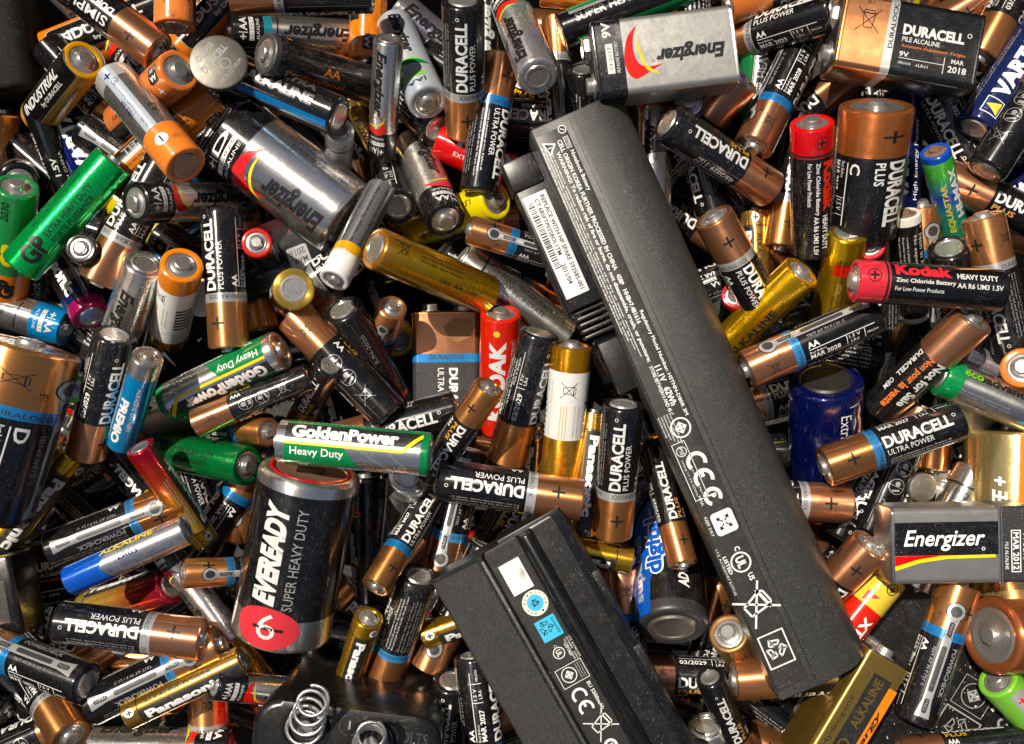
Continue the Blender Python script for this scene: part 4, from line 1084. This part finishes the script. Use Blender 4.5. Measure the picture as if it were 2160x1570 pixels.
def bound(sp, t):
    if sp['kind'] == 'slab': return PACKZ[sp['name']]
    return t[sp['layer']] - .7 * abs(math.sin(sp['P'])) * sp['L'] * .05
up = [bound(sp, LOW) for sp in SPEC]
for i in range(NFILL, len(SPEC)):
    for j, d in PAIRS.get(i, ()): up[i] = max(up[i], up[j] + d)
dn = [bound(sp, HIGH) for sp in SPEC]
for i in range(len(SPEC) - 1, NFILL - 1, -1):
    for j, d in PAIRS.get(i, ()): dn[j] = min(dn[j], dn[i] - d)
for i, sp in enumerate(SPEC):
    sp['z'] = rng.uniform(-1.2, 0) if i < NFILL else MIXZ * up[i] + (1 - MIXZ) * dn[i]
    idx, za, half, vis = GEO[i]
    HM.ravel()[idx] = np.maximum(HM.ravel()[idx], za + half + sp['z'] * PXZ)
MIXZ_REPORT = [round(float(np.percentile([sp['z'] for sp in SPEC[NFILL:]], q)), 2) for q in (0, 5, 25, 50, 75, 95, 100)]
print('STAT z', MIXZ_REPORT, 'up', [round(float(np.percentile(up[NFILL:], q)), 2) for q in (0, 5, 50, 95, 100)], 'dn', [round(float(np.percentile(dn[NFILL:], q)), 2) for q in (0, 5, 50, 95, 100)])
PACKS = {sp['name']: sp['z'] for sp in SPEC if sp['kind'] == 'slab'}
def pose(sp, P):
    zc, ang, n, p = sp['z'], sp['ang'], sp['n'], sp['p']
    rot = Matrix.Rotation(-ang, 3, 'Z') @ Matrix.Rotation(-P, 3, 'Y')
    ax = rot @ Vector((1, 0, 0)); hl = sp['L'] * .05
    if sp['anchor'] == '+': C = at(p[0], p[1], zc + ax.z * hl) - ax * hl
    elif sp['anchor'] == '-': C = at(n[0], n[1], zc - ax.z * hl) + ax * hl
    else: C = at(sp['c'][0], sp['c'][1], zc)
    return rot, ax, C
def pix(v):
    s = DIST / (ZREF + DIST - v.z)
    return Vector((1080 + v.x * s / KPX, 785 - v.y * s / KPX))
def settle_pose(sp):
    P = sp['P']
    if sp['hl']:                                # both ends are seen: tilt until its length looks as in the photo
        best, bd = P, 1e9
        z0, sg = sp['z'], math.copysign(1, P)
        for k in range(-9, 13):
            Q = P + sg * R(k)
            if Q * sg < 0 or abs(Q) > R(82): continue
            sp['z'] = z0 + (abs(math.sin(P)) - abs(math.sin(Q))) * sp['L'] * .05     # the raised end keeps its height
            rot, ax, C = pose(sp, Q); hl = sp['L'] * .05
            e = abs((pix(C + ax * hl) - pix(C - ax * hl)).length - 2 * sp['hl']) + .6 * abs(k)
            if e < bd: best, bd, bz = Q, e, sp['z']
        P = best; sp['z'] = bz
        for _ in range(3):                      # and turn until the line from end to end looks as in the photo
            rot, ax, C = pose(sp, P); hl = sp['L'] * .05
            v = pix(C + ax * hl) - pix(C - ax * hl); w = (sp['p'][0] - sp['n'][0], sp['p'][1] - sp['n'][1])
            sp['ang'] += max(-.4, min(.4, (math.atan2(w[1], w[0]) - math.atan2(v.y, v.x) + math.pi) % (2 * math.pi) - math.pi))
    rot, ax, C = pose(sp, P)
    phi = sp['ytop'] / 7.1 * (-1 if sp['frame'] == '+' else 1) if sp['kind'] == 'cyl' else 0
    return dict(sp, ctr=C, rot=rot @ Matrix.Rotation(phi, 3, 'X'), ax=ax)
ITEMS = [settle_pose(sp) if sp['key'] else None for sp in SPEC]
FILL = range(NFILL)
print('STAT surface heights', [round(float(np.percentile(HM[INSIDE], q)) / PXZ, 2) for q in (1, 10, 50, 90, 99, 100)])
print('STAT packs', PACKS)
# names and labels for what shows of the bottom layer: found from the labelled neighbour each lies beside
used = set()
fl = set(FILL)
for i in FILL:
    it = ITEMS[i]
    if seen[i] < 6: ITEMS[i] = None; continue
    ys, xs = np.where(ID == i)
    best, bd = None, 1e18
    cx, cy = xs.mean(), ys.mean()
    y0, y1, x0, x1 = max(0, int(ys.min()) - 12), int(ys.max()) + 13, max(0, int(xs.min()) - 12), int(xs.max()) + 13
    sub = ID[y0:y1, x0:x1]
    cand, cnt = np.unique(sub[(sub >= 0)], return_counts=True)
    for c in cand[np.argsort(-cnt)]:
        if c in fl or ITEMS[c] is None or ITEMS[c]['label'] is None: continue
        if c not in used: best = c; break
    if best is None: ITEMS[i] = None; continue
    used.add(best)
    it['label'] = 'buried battery under the ' + ITEMS[best]['label']
# ---------------------------------------------------------------- linking the batteries
GROUP = {'AA': 'cylindrical batteries heaped in the pile', 'AAA': 'slim cylindrical batteries heaped in the pile', 'C': 'large round cells in the pile', 'D': 'large round cells in the pile', '9V': 'nine volt block batteries in the pile'}
def link(name, data, parent=None, loc=None):
    o = bpy.data.objects.new(name, data); COL.objects.link(o)
    if parent: o.parent = parent
    if loc: o.location = loc
    return o
def root(name, label, cat, M=None, group=None):
    o = link(name, None); o.empty_display_size = .5
    if M is not None: o.matrix_world = M
    o['label'] = label; o['category'] = cat
    if group: o['group'] = group
    return o
for it in ITEMS:
    if it is None: continue
    nm = {'AA': 'battery', 'AAA': 'slim_battery', 'C': 'large_battery', 'D': 'large_battery', '9V': 'block_battery'}[it['size']]
    base = it['ctr'] - it['ax'] * (it['L'] * .05)
    M = Matrix.Translation(base) @ it['rot'].to_4x4() @ Matrix.Scale(it['sc'], 4)
    t = root(nm, it['label'], 'battery', M, GROUP[it['size']])
    for pn, me, off in parts_of(it['key']):
        link(pn, me, t, off)

# ---------------------------------------------------------------- laptop packs, lantern battery, coins, floor
def frame_at(px, py, z, ang):
    return Matrix.Translation(at(px, py, z)) @ Matrix.Rotation(-ang, 4, 'Z')
def flat(z): return lambda x, y, e: ((x, y, z + e), (0, 0, 1))
def box(name, m, x0, x1, y0, y1, z0, z1, r=.6, inset=.4):
    return prism(name, rrect(y1 - y0, z1 - z0, r, 3, (y0 + y1) / 2, (z0 + z1) / 2), x0, x1, m, inset=inset)
MM = KPX * 10
def tis(p, m, x, y, r, w=.4):
    p.ring(m, x, y, r, w); p.poly(m, [(x, y + r * .62), (x - r * .62, y), (x, y - r * .62), (x + r * .62, y)], 1)
    for sx, sy in ((1, 1), (-1, 1), (-1, -1), (1, -1)): p.poly('label_film', [(x + sx * r * .10, y + sy * r * .12), (x + sx * r * .34, y + sy * r * .12), (x + sx * r * .12, y + sy * r * .36)], 3)
def ce(p, m, x, y, r, w):
    p.ring(m, x, y, r, w, 1, 20, 60, 300); p.ring(m, x + r * 1.75, y, r, w, 1, 20, 60, 300); p.rect(m, x + r * .82, y - w / 2, r * .75, w, 2)
def four_arrows(p, m, x, y, a):
    for k in range(4):
        c, s = math.cos(R(45 + 90 * k)), math.sin(R(45 + 90 * k))
        p.line(m, x + c * a * .15, y + s * a * .15, x + c * a * .75, y + s * a * .75, a * .14, 3)
        p.poly(m, [(x + c * a * 1.0, y + s * a * 1.0), (x + c * a * .6 - s * a * .28, y + s * a * .6 + c * a * .28), (x + c * a * .6 + s * a * .28, y + s * a * .6 - c * a * .28)], 3)
# --- the long pack
def long_pack():
    z = PACKS['hp']; ang = math.atan2(1187, 522)
    s = (ZREF + DIST - z - .8) / DIST; q = MM * s                      # millimetres per photo pixel on its upper face
    o = root('laptop_battery', 'long black laptop battery with printed label and white sticker', 'laptop battery', frame_at(1115, 290, z, ang), 'laptop battery packs')
    L, Wd = 1312 * q, 228 * q
    prof = [(0.6, -9), (0, -8), (0, 8.2), (.8, 9), (76 * q, 9.6), (86 * q, 9.8), (98 * q, 9.8), (140 * q, 9.6), (166 * q, 8.8), (184 * q, 7.2), (200 * q, 4.6), (213 * q, 1.2), (222 * q, -2.4), (227 * q, -6), (228 * q, -8), (228 * q, -10), (Wd - .8, -11)]
    prof = prof[::-1]
    link('casing', prism('casing', prof, 0, L, 'casing', inset=.8, angle=28), o)
    link('seam', box('seam', 'print_dust', .6, L - .6, 85 * q, 87.2 * q, 9.0, 9.84, .1, .05), o)
    link('label_panel', box('label_panel', 'label_film', 20 * q, L - 4, 3.0 * q, 74 * q, 8.0, 9.78, .4, .2), o)
    link('end_ridge', box('end_ridge', 'casing', -.5, 1.6, 12 * q, 190 * q, -8, 7.0, .8, .4), o)
    link('connector', box('connector', 'casing_gloss', 40 * q, 385 * q, -80 * q, 2, -5, 7.2, 1.0, .8), o)
    link('connector_step', box('connector_step', 'casing_gloss', 40 * q, 108 * q, -84 * q, -10 * q, -5, 8.1, 1.0, .8), o)
    for k in range(5): link('rib', box('rib', 'casing_gloss', (388 + 14 * k) * q, (396 + 14 * k) * q, -66 * q, 2, -5, 5.0, .4, .3), o)
    link('flange', box('flange', 'casing_gloss', 455 * q, 590 * q, -46 * q, 2, -6, -1.0, .8, .5), o)
    st = link('sticker', box('sticker', 'print_white', 124 * q, 357 * q, -70 * q, -17 * q, 7.0, 7.36, .16, .1), o)
    p = Print()
    b = 'print_dust'
    p.text(b, 'REPLACE WITH HP SPARE 593585-001', 132 * q, -34 * q, 216 * q, 10 * q, 0, .015, res=2)
    p.text(b, 'CT:6BSFTP03S8OL1TM', 136 * q, -48 * q, 128 * q, 9.5 * q, 0, .015, res=2); p.text(b, '2011/04', 283 * q, -52 * q, 46 * q, 10 * q, 0, .015, res=2)
    rg = random.Random(3); x = 140.0
    while x < 290:
        w = rg.choice((1.4, 1.4, 2.2, 3.2)); p.rect(b, x * q, -66 * q, w * q, 14 * q); x += w + rg.choice((1.4, 2.0, 3.0))
    link('lettering', p.mesh('lettering', flat(7.38)), st)
    p = Print(); w = 'print_white'
    p.ring(w, 26 * q, 64 * q, 9 * q, 2 * q); p.line(w, 23 * q, 60 * q, 29 * q, 68 * q, 2 * q); p.frame(w, 42 * q, 58 * q, 26 * q, 11 * q, 1.2 * q); p.text(w, 'HSTNN', 45 * q, 60 * q, 20 * q, 7 * q)
    p.text(w, 'Notebook Battery', 74 * q, 59 * q, 92 * q, 11 * q, 0, .02)
    p.text(w, 'CELL ORIGIN KOREA FURTHER PROCESSED IN CHINA   4S8P   HHB=7.4B1616', 44 * q, 44 * q, 420 * q, 10 * q, 0, .03, res=2)
    p.text(w, 'Regulatory Model Number: HSTNN-DB0R 3M', 440 * q, 57 * q, 240 * q, 10 * q, 0, .02, res=2)
    p.text(w, 'WARNING! To reduce risk of fire or burns, do not disassemble, crush, or puncture;', 66 * q, 30 * q, 480 * q, 11 * q, 0, .03, res=2)
    for k in range(4): p.text(w, ('do not short external contacts; do not dispose of in fire or water. Avertissement', 'Waarschuwing: niet openen, doorboren, verbranden of kortsluiten van de accu', 'Attenzione: non smontare, schiacciare, forare o gettare nel fuoco e acqua', 'Achtung: nicht zerlegen, kurzschliessen, zerdruecken oder verbrennen')[k], (60 - 6 * k) * q, (22 - 5.6 * k) * q, (470 - 14 * k) * q, 4.2 * q, 0, .03, res=1)
    p.poly(w, [(36 * q, 12 * q), (70 * q, 20 * q), (48 * q, 40 * q)], 1); p.poly('label_film', [(41 * q, 16 * q), (63 * q, 21 * q), (49 * q, 34 * q)], 2); p.text(w, '!', 51 * q, 20 * q, 3 * q, 9 * q, 0, .05, lv=3)
    p.text(w, '11.1V   62Wh', 560 * q, 40 * q, 90 * q, 14 * q, 0, .03); p.text(w, 'STORE BETWEEN 0 AND 45 C', 556 * q, 30 * q, 112 * q, 8 * q, 0, .02)
    for k in range(5): p.text(w, PHR[k], 662 * q, (24 - 6.5 * k + 4) * q, (70 - 6 * k) * q, 4.6 * q, 0, .02, res=1)
    tis(p, w, 699 * q, 40 * q, 22 * q, 3.4 * q)
    ce(p, w, 778 * q, 42 * q, 22 * q, 8 * q)
    p.frame(w, 726 * q, 6 * q, 128 * q, 30 * q, 1.4 * q); p.ring(w, 746 * q, 21 * q, 11 * q, 1.5 * q); p.text(w, 'PSE', 738 * q, 17 * q, 16 * q, 8 * q); p.text(w, 'Hewlett-Packard Japan', 764 * q, 24 * q, 84 * q, 5 * q); p.text(w, 'rating 11.1V 62Wh', 764 * q, 12 * q, 80 * q, 5 * q)
    p.ring(w, 858 * q, 44 * q, 20 * q, 8 * q, 1, 24, 50, 330); p.text(w, 'P', 852 * q, 36 * q, 9 * q, 16 * q, 0, .05); p.text(w, 'MMA', 846 * q, 14 * q, 22 * q, 6 * q)
    p.rr(w, 892 * q, 20 * q, 50 * q, 48 * q, 8 * q, 1); four_arrows(p, 'label_film', 917 * q, 44 * q, 20 * q); p.text(w, 'KEEP DRY', 892 * q, 8 * q, 44 * q, 6 * q)
    p.ring(w, 1008 * q, 42 * q, 22 * q, 3.6 * q); p.text(w, 'UL', 996 * q, 32 * q, 24 * q, 20 * q, 0, .04); p.text(w, 'C', 974 * q, 40 * q, 9 * q, 12 * q, 0, .03); p.text(w, 'US', 1036 * q, 44 * q, 16 * q, 12 * q, 0, .03); p.text(w, 'LISTED', 984 * q, 10 * q, 40 * q, 8 * q, 0, .03); p.text(w, 'I.T.E. ACCESSORY E177165', 964 * q, -0 * q + 2 * q, 104 * q, 5 * q)
    p.bin(w, 1103 * q, 36 * q, 40 * q, 4.4 * q, 20)
    p.frame(w, 1168 * q, 8 * q, 74 * q, 58 * q, 3 * q); p.recycle(w, 1204 * q, 36 * q, 21 * q, 3.4 * q)
    link('lettering', p.mesh('lettering', flat(9.80)), o)
long_pack()
# --- the second pack, cut by the lower edge
def rail_pack():
    z = PACKS['lap']; ang = math.atan2(.872, .49)
    s = (ZREF + DIST - z - .7) / DIST; q = MM * s
    o = root('laptop_battery', 'black laptop battery with blue stickers at the bottom edge', 'laptop battery', frame_at(905, 1225, z, ang), 'laptop battery packs')
    L = 800 * q
    prof = [(0, -9), (0, -2), (4 * q, 1.2), (120 * q, 7.6), (128 * q, 8.0), (132 * q, 7.2), (134 * q, 6.2), (212 * q, 6.2), (216 * q, 7.0), (222 * q, 8.6), (236 * q, 9.0), (246 * q, 8.4), (250 * q, 6.8), (300 * q, 6.8), (322 * q, 5.0), (328 * q, 1.5), (328 * q, -9)]
    link('casing', prism('casing', prof[::-1], 0, L, 'casing_gloss', inset=.9, angle=24), o)
    link('side_slope', box('side_slope', 'casing', 2, L, 122 * q, 130 * q, 6.0, 8.15, .3, .2), o)
    a = link('dusty_face', prism('dusty_face', [(6 * q, 1.32), (8 * q, 1.9), (116 * q, 7.85), (118 * q, 7.5)][::-1], 1.5, L - 1, 'casing', inset=.25), o)
    link('label_panel', box('label_panel', 'label_film', 40 * q, L - 2, 136 * q, 210 * q, 5.8, 6.34, .15, .1), o)
    link('rail', prism('rail', [(232 * q + 15 * q * math.cos(R(a_)), 7.2 + 2.6 * math.sin(R(a_))) for a_ in range(0, 181, 12)], 1.2, L - 1, 'lid_black', inset=.5), o)
    link('end_step', box('end_step', 'casing_gloss', -1.2, 3.0, 170 * q, 322 * q, -8, 5.2, .6, .4), o)
    for x in (150, 330): link('catch', box('catch', 'casing_gloss', x * q, (x + 90) * q, 300 * q, 332 * q, 2, 5.6, .5, .4), o)
    stk = link('sticker', box('sticker', 'print_white', 42 * q, 112 * q, 148 * q, 196 * q, 6.2, 6.5, .12, .1), o)
    p = Print(); p.fine('print_grey', 50 * q, 188 * q, 54 * q, 3, 3 * q, 5 * q); link('lettering', p.mesh('lettering', flat(6.52)), stk)
    p = Print(); w = 'cream'
    p.disc(w, 145 * q, 180 * q, 28 * q, 1, 32); p.disc('cyan', 145 * q, 180 * q, 18 * q, 2, 28); p.recycle('print_dust', 145 * q, 180 * q, 8 * q, 1.6 * q, 3); 
    for k, ch in enumerate('RECYCLE 1 800 822'): 
        if ch != ' ': a_ = 200 - k * 22; p.text('print_dust', ch, 145 * q + 20 * q * math.cos(R(a_)), 180 * q + 20 * q * math.sin(R(a_)), 4 * q, 5 * q, a_ - 90, .01, lv=3)
    p.rect('cyan', 182 * q, 156 * q, 48 * q, 46 * q, 1); p.recycle('print_dust', 202 * q, 174 * q, 15 * q, 1.6 * q, 3); p.text('print_dust', 'Li-ion00', 188 * q, 192 * q, 36 * q, 7 * q, 0, .02, lv=3)
    w = 'print_white'
    p.ring(w, 262 * q, 172 * q, 13 * q, 2 * q); p.text(w, 'UL', 255 * q, 166 * q, 14 * q, 12 * q, 0, .03); p.text(w, 'LISTED', 250 * q, 190 * q, 30 * q, 6 * q, 0, .02); p.text(w, 'C', 243 * q, 168 * q, 5 * q, 7 * q)
    for k in range(3): p.text(w, ('I.T.E. ACCESSORY', 'E196883   62A9', 'CL5250A CN0R')[k], 240 * q, (206 - 6 * k) * q, 50 * q, 4 * q, res=1)
    p.frame(w, 292 * q, 144 * q, 44 * q, 62 * q, 1.3 * q); tis(p, w, 313 * q, 168 * q, 17 * q, 2 * q)
    for k in range(3): p.text(w, PHR[k], 297 * q, (198 - 5 * k) * q, 34 * q, 3 * q, res=1)
    ce(p, w, 362 * q, 166 * q, 17 * q, 5.5 * q); p.text(w, 'EU 5500mAh', 344 * q, 192 * q, 66 * q, 8 * q, 0, .02)
    p.bin(w, 436 * q, 176 * q, 30 * q, 2.4 * q, 15); p.ring(w, 486 * q, 172 * q, 15 * q, 6 * q, 1, 24); p.text(w, 'S', 481 * q, 166 * q, 9 * q, 12 * q, 0, .04); p.text(w, 'Regulatory Type', 510 * q, 168 * q, 90 * q, 10 * q)
    link('lettering', p.mesh('lettering', flat(6.36)), o)
rail_pack()
# --- flat pack lying underneath at the lower right
def plate_pack():
    z = PACKS['plate']; ang = R(32)
    q = MM * (ZREF + DIST - z) / DIST
    o = root('laptop_battery', 'flat black laptop battery with grey symbols, lower right corner', 'laptop battery', frame_at(2010, 1440, z, ang), 'laptop battery packs')
    link('casing', box('casing', 'casing_gloss', -280 * q, 280 * q, -235 * q, 235 * q, -10.7, 10.7, 2.0, 1.6), o)
    p = Print(); g = 'print_grey'
    def loc(px, py):
        dx, dy = px - 2010, py - 1440; return (dx * math.cos(ang) + dy * math.sin(ang)) * q, -(-dx * math.sin(ang) + dy * math.cos(ang)) * q
    x, y = loc(2062, 1375); p.ring(g, x, y, 26 * q, 11 * q, 1, 24, 40, 330)
    x, y = loc(2025, 1448); tis(p, g, x, y, 26 * q, 1.8 * q); p.frame(g, x - 36 * q, y - 34 * q, 74 * q, 66 * q, 1.4 * q)
    x, y = loc(1990, 1515); p.frame(g, x - 44 * q, y - 34 * q, 84 * q, 68 * q, 3 * q); p.recycle(g, x, y, 24 * q, 2.2 * q)
    x, y = loc(2085, 1505); p.ring(g, x, y, 12 * q, 5 * q, 1, 16); p.disc(g, x + 14 * q, y + 14 * q, 7 * q)
    x, y = loc(1890, 1570); p.ring(g, x, y, 30 * q, 3 * q); p.text(g, '1 800 8', x - 20 * q, y + 14 * q, 40 * q, 10 * q)
    x, y = loc(2040, 1530); p.text(g, 'Li-ion', x, y, 40 * q, 14 * q)
    link('lettering', p.mesh('lettering', flat(10.72)), o)
plate_pack()
# --- two further dark packs at the left
def camera_pack():
    z = PACKS['camera']; q = MM * (ZREF + DIST - z) / DIST
    o = root('camera_battery', 'small black camera battery with grey panel at the left edge', 'battery pack', frame_at(4, 1255, z, R(80)))
    link('casing', box('casing', 'lid_black', -85 * q, 82 * q, -40 * q, 60 * q, -9, 9.5, 2.0, 1.4), o)
    link('label_panel', box('label_panel', 'label_film', -34 * q, 52 * q, -22 * q, 40 * q, 9.2, 9.7, .2, .1), o)
camera_pack()
def tool_pack():
    z = PACKS['tool']; q = MM * (ZREF + DIST - z) / DIST
    o = root('tool_battery', 'dusty black power tool battery in the top left corner', 'battery pack', frame_at(-25, 90, z, R(80)))
    prof = [(-100 * q, -11), (-100 * q, 2), (-92 * q, 5), (-70 * q, 7.5), (-30 * q, 9), (30 * q, 9.5), (70 * q, 9), (90 * q, 7), (98 * q, 3), (100 * q, -11)]
    link('casing', prism('casing', prof[::-1], -150 * q, 120 * q, 'rubber_dark', inset=2.0, angle=40), o)
    for y in (-64,): link('ridge', box('ridge', 'casing_gloss', -146 * q, 116 * q, y * q, (y + 9) * q, 6.5, 10.0, .5, .4), o)
tool_pack()
# --- lantern battery with coil springs
def coil(name, pts, m, rad=.055):
    cu = bpy.data.curves.new(name, 'CURVE'); cu.dimensions = '3D'; cu.bevel_depth = rad; cu.bevel_resolution = 3
    sp = cu.splines.new('POLY'); sp.points.add(len(pts) - 1)
    for a, b in zip(sp.points, pts): a.co = (*b, 1)
    ob = bpy.data.objects.new(name, cu); me = bpy.data.meshes.new_from_object(ob)
    bpy.data.objects.remove(ob); bpy.data.curves.remove(cu)
    me.name = name; me.materials.clear(); me.materials.append(MATS[m]); me.polygons.foreach_set('use_smooth', [True] * len(me.polygons))
    return me
def lantern():
    z = PACKS['lantern']; ang = R(7); top = z + 2.15
    q = KPX * (ZREF + DIST - top) / DIST                              # cm per photo pixel
    o = root('lantern_battery', 'square lantern battery with black lid and two coil springs', 'lantern battery', frame_at(540, 1470, top, ang))
    def sq(x0, x1, y0, y1, z0, z1, r, m, nm):
        pts = rrect((x1 - x0), (y1 - y0), r, 8, (x0 + x1) / 2, (y0 + y1) / 2)
        n = len(pts)
        def ring(zz, d): 
            cx, cy = (x0 + x1) / 2, (y0 + y1) / 2
            return [(cx + (x - cx) * (1 - d / ((x1 - x0) / 2)), cy + (y - cy) * (1 - d / ((y1 - y0) / 2)), zz) for x, y in pts]
        st = [ring(z0, 0), ring(z1 - .18, 0), ring(z1 - .05, .05), ring(z1, .2)]
        vs = [v for s_ in st for v in s_]; fs = []
        for k in range(3):
            for i in range(n): fs.append((k * n + i, k * n + (i + 1) % n, (k + 1) * n + (i + 1) % n, (k + 1) * n + i))
        fs.append(tuple(range(3 * n, 4 * n)))
        return new_mesh(nm, vs, fs, [m], angle=50)
    W_ = 400 * q
    link('lid', sq(0, W_, -W_, 0, -6.5, 0, .9, 'lid_black', 'lid'), o)
    link('side_label', box('side_label', 'red', -.9, .6, -W_ * 10 + 12, -10, -60, -7, .4, .3), o)
    def loc(px, py):
        dx, dy = px - 540, py - 1470; return (dx * math.cos(ang) + dy * math.sin(ang)) * q, -(-dx * math.sin(ang) + dy * math.cos(ang)) * q
    for (bx, by), (lx, ly), r0, r1, turns in (((644, 1536), (.34, 1.35), .60, .44, 4.3), ((782, 1570), (.10, .75), .56, .42, 4.2)):
        x, y = loc(bx, by)
        w = lathe('spring_well', [(0, 8.2), (.3, 8.0), (.25, 7.3), (-.6, 6.9), (-.6, 0)], 'rubber_dark', 40)
        wo = link('spring_well', w, o, (x, y, 0.02)); wo.rotation_euler = (0, -math.pi / 2, 0)
        t_ = link('terminal', lathe('terminal', [(.0, 2.6), (.25, 2.4), (.3, 0)], 'steel', 24), o, (x, y, .02)); t_.rotation_euler = (0, -math.pi / 2, 0)
        pts = []
        n = int(turns * 28)
        for i in range(n + 1):
            f = i / n; a = f * turns * 2 * math.pi; rr = r0 + (r1 - r0) * f
            f2 = min(1, max(0, (f - .12) / .8))
            pts.append((x + lx * f2 + rr * math.cos(a), y + ly * f2 + rr * math.sin(a), 0.1 + 1.0 * f2))
        link('spring', coil('spring', pts, 'silver', .06), o)
    p = Print(); x, y = loc(738, 1530)
    p.ring('charcoal', x * 10, y * 10, 3.6, .35); p.rect('silver_matt', x * 10 - .3, y * 10 - 1.4, .5, 2.8); x, y = loc(810, 1562); p.text('charcoal', '6 VOLTS', x * 10, y * 10, 14, 3.6, 0, .0)
    link('lettering', p.mesh('lettering', flat(.0)), o)
lantern()
# --- coin cells
def coin(px, py, r, label, tilt=(0, 0), m='nickel', z=None, txt=None, rot=0):
    if z is None:
        i, j = int((py - GY0) / CELL), int((px - GX0) / CELL); z = HM[i, j] / PXZ + .1
    M = Matrix.Translation(at(px, py, z)) @ Matrix.Rotation(R(tilt[0]), 4, 'X') @ Matrix.Rotation(R(tilt[1]), 4, 'Y') @ Matrix.Rotation(R(rot), 4, 'Z')
    o = root('coin_cell', label, 'coin cell', M, 'coin cells in the pile')
    a = link('can', lathe('can', [(-1.2, 0), (-1.2, r - .6), (-1.0, r - .1), (.6, r), (1.1, r - .15), (1.3, r - .7), (1.3, 0)], m, 56), o); a.rotation_euler = (0, -math.pi / 2, 0)
    b = link('base_cup', lathe('base_cup', [(-1.9, 0), (-1.9, r - 2.2), (-1.6, r - 1.7), (-1.1, r - 1.5)], 'steel_dull', 48), o); b.rotation_euler = (0, -math.pi / 2, 0)
    if txt:
        p = Print(); p.text('print_grey', 'DURACELL', -r * .62, r * .05, r * 1.24, r * .28, 0, .03); p.text('print_grey', txt, -r * .4, r * .48, r * .8, r * .22, 0, .02); p.text('print_grey', 'MICROLITHIUM', -r * .55, -r * .62, r * 1.1, r * .16); p.ring('print_grey', r * .1, -r * .22, r * .2, .3)
        link('lettering', p.mesh('lettering', flat(1.31)), o)
coin(462, 134, 9.6, 'shiny coin cell with faint engraving, upper left', (-7, 8), 'nickel', 4.5, 'DL2032', 55)
coin(2066, 864, 11.5, 'dark tilted coin cell under the shiny white battery', (34, 20), 'steel_dull', 2.6)
coin(425, 628, 7.0, 'pale coin cell between orange-capped and upright batteries', (10, 12), 'cream', 2.0)
coin(1944, 1028, 5.4, 'small grey button cell by the white battery end', (6, 10), 'steel_dull', 2.2)
coin(352, 892, 10.0, 'dark coin cell edge under the sloping green battery', (60, 8), 'steel_dull', 1.8)
coin(1897, 703, 4.2, 'small bronze button cell below the flat red battery', (30, 40), 'bronze', 2.0)
# --- crumbs of dried paste and plaster lying on the flat pack and here and there
def crumbs():
    rg = random.Random(11); vs, fs = [], []
    z0 = PACKS['plate'] + 1.09
    spots = [(2095, 1497, 5, z0), (2110, 1490, 4, z0), (2058, 1490, 3.4, z0), (1880, 1478, 3, z0), (2062, 1470, 3, z0), (2085, 1458, 2.4, z0)]
    spots += [(rg.uniform(1860, 2150), rg.uniform(1390, 1560), rg.uniform(.8, 2.0), z0) for _ in range(70)]
    for x, y, r, z in spots:
        c = at(x, y, z + r * KPX * .4); i0 = len(vs); R_ = r * KPX
        P = [(1, 0, 0), (-1, 0, 0), (0, 1, 0), (0, -1, 0), (0, 0, .8), (0, 0, -.6)]
        vs += [tuple(c + Vector(q) * R_ * rg.uniform(.6, 1.3)) for q in P]
        fs += [(i0 + a, i0 + b, i0 + 4) for a, b in ((0, 2), (2, 1), (1, 3), (3, 0))] + [(i0 + b, i0 + a, i0 + 5) for a, b in ((0, 2), (2, 1), (1, 3), (3, 0))]
    o = link('crumbs', new_mesh('crumbs', vs, fs, ['cream'], smooth=False)); o['kind'] = 'stuff'; o['label'] = 'white crumbs scattered on the flat black pack'
crumbs()
# --- bin floor under the heap; unseen walls added around it to darken reflections
def bin_box():
    o = link('bin_added_walls', None); o['kind'] = 'structure'; o['label'] = 'black plastic bin floor with unseen walls added for dark reflections'
    fl_ = new_mesh('floor', [(-25, -21, -4.5), (25, -21, -4.5), (25, 21, -4.5), (-25, 21, -4.5)], [(0, 1, 2, 3)], ['floor'], smooth=False)
    link('floor', fl_, o)
    for x0, x1, y0, y1 in ((-25.4, -25, -21.4, 21.4), (25, 25.4, -21.4, 21.4), (-25, 25, 21, 21.4), (-25, 25, -21.4, -21)):
        link('added_wall', box('added_wall', 'floor', x0 * 10, x1 * 10, y0 * 10, y1 * 10, -45, 135, 1, .5), o)
bin_box()
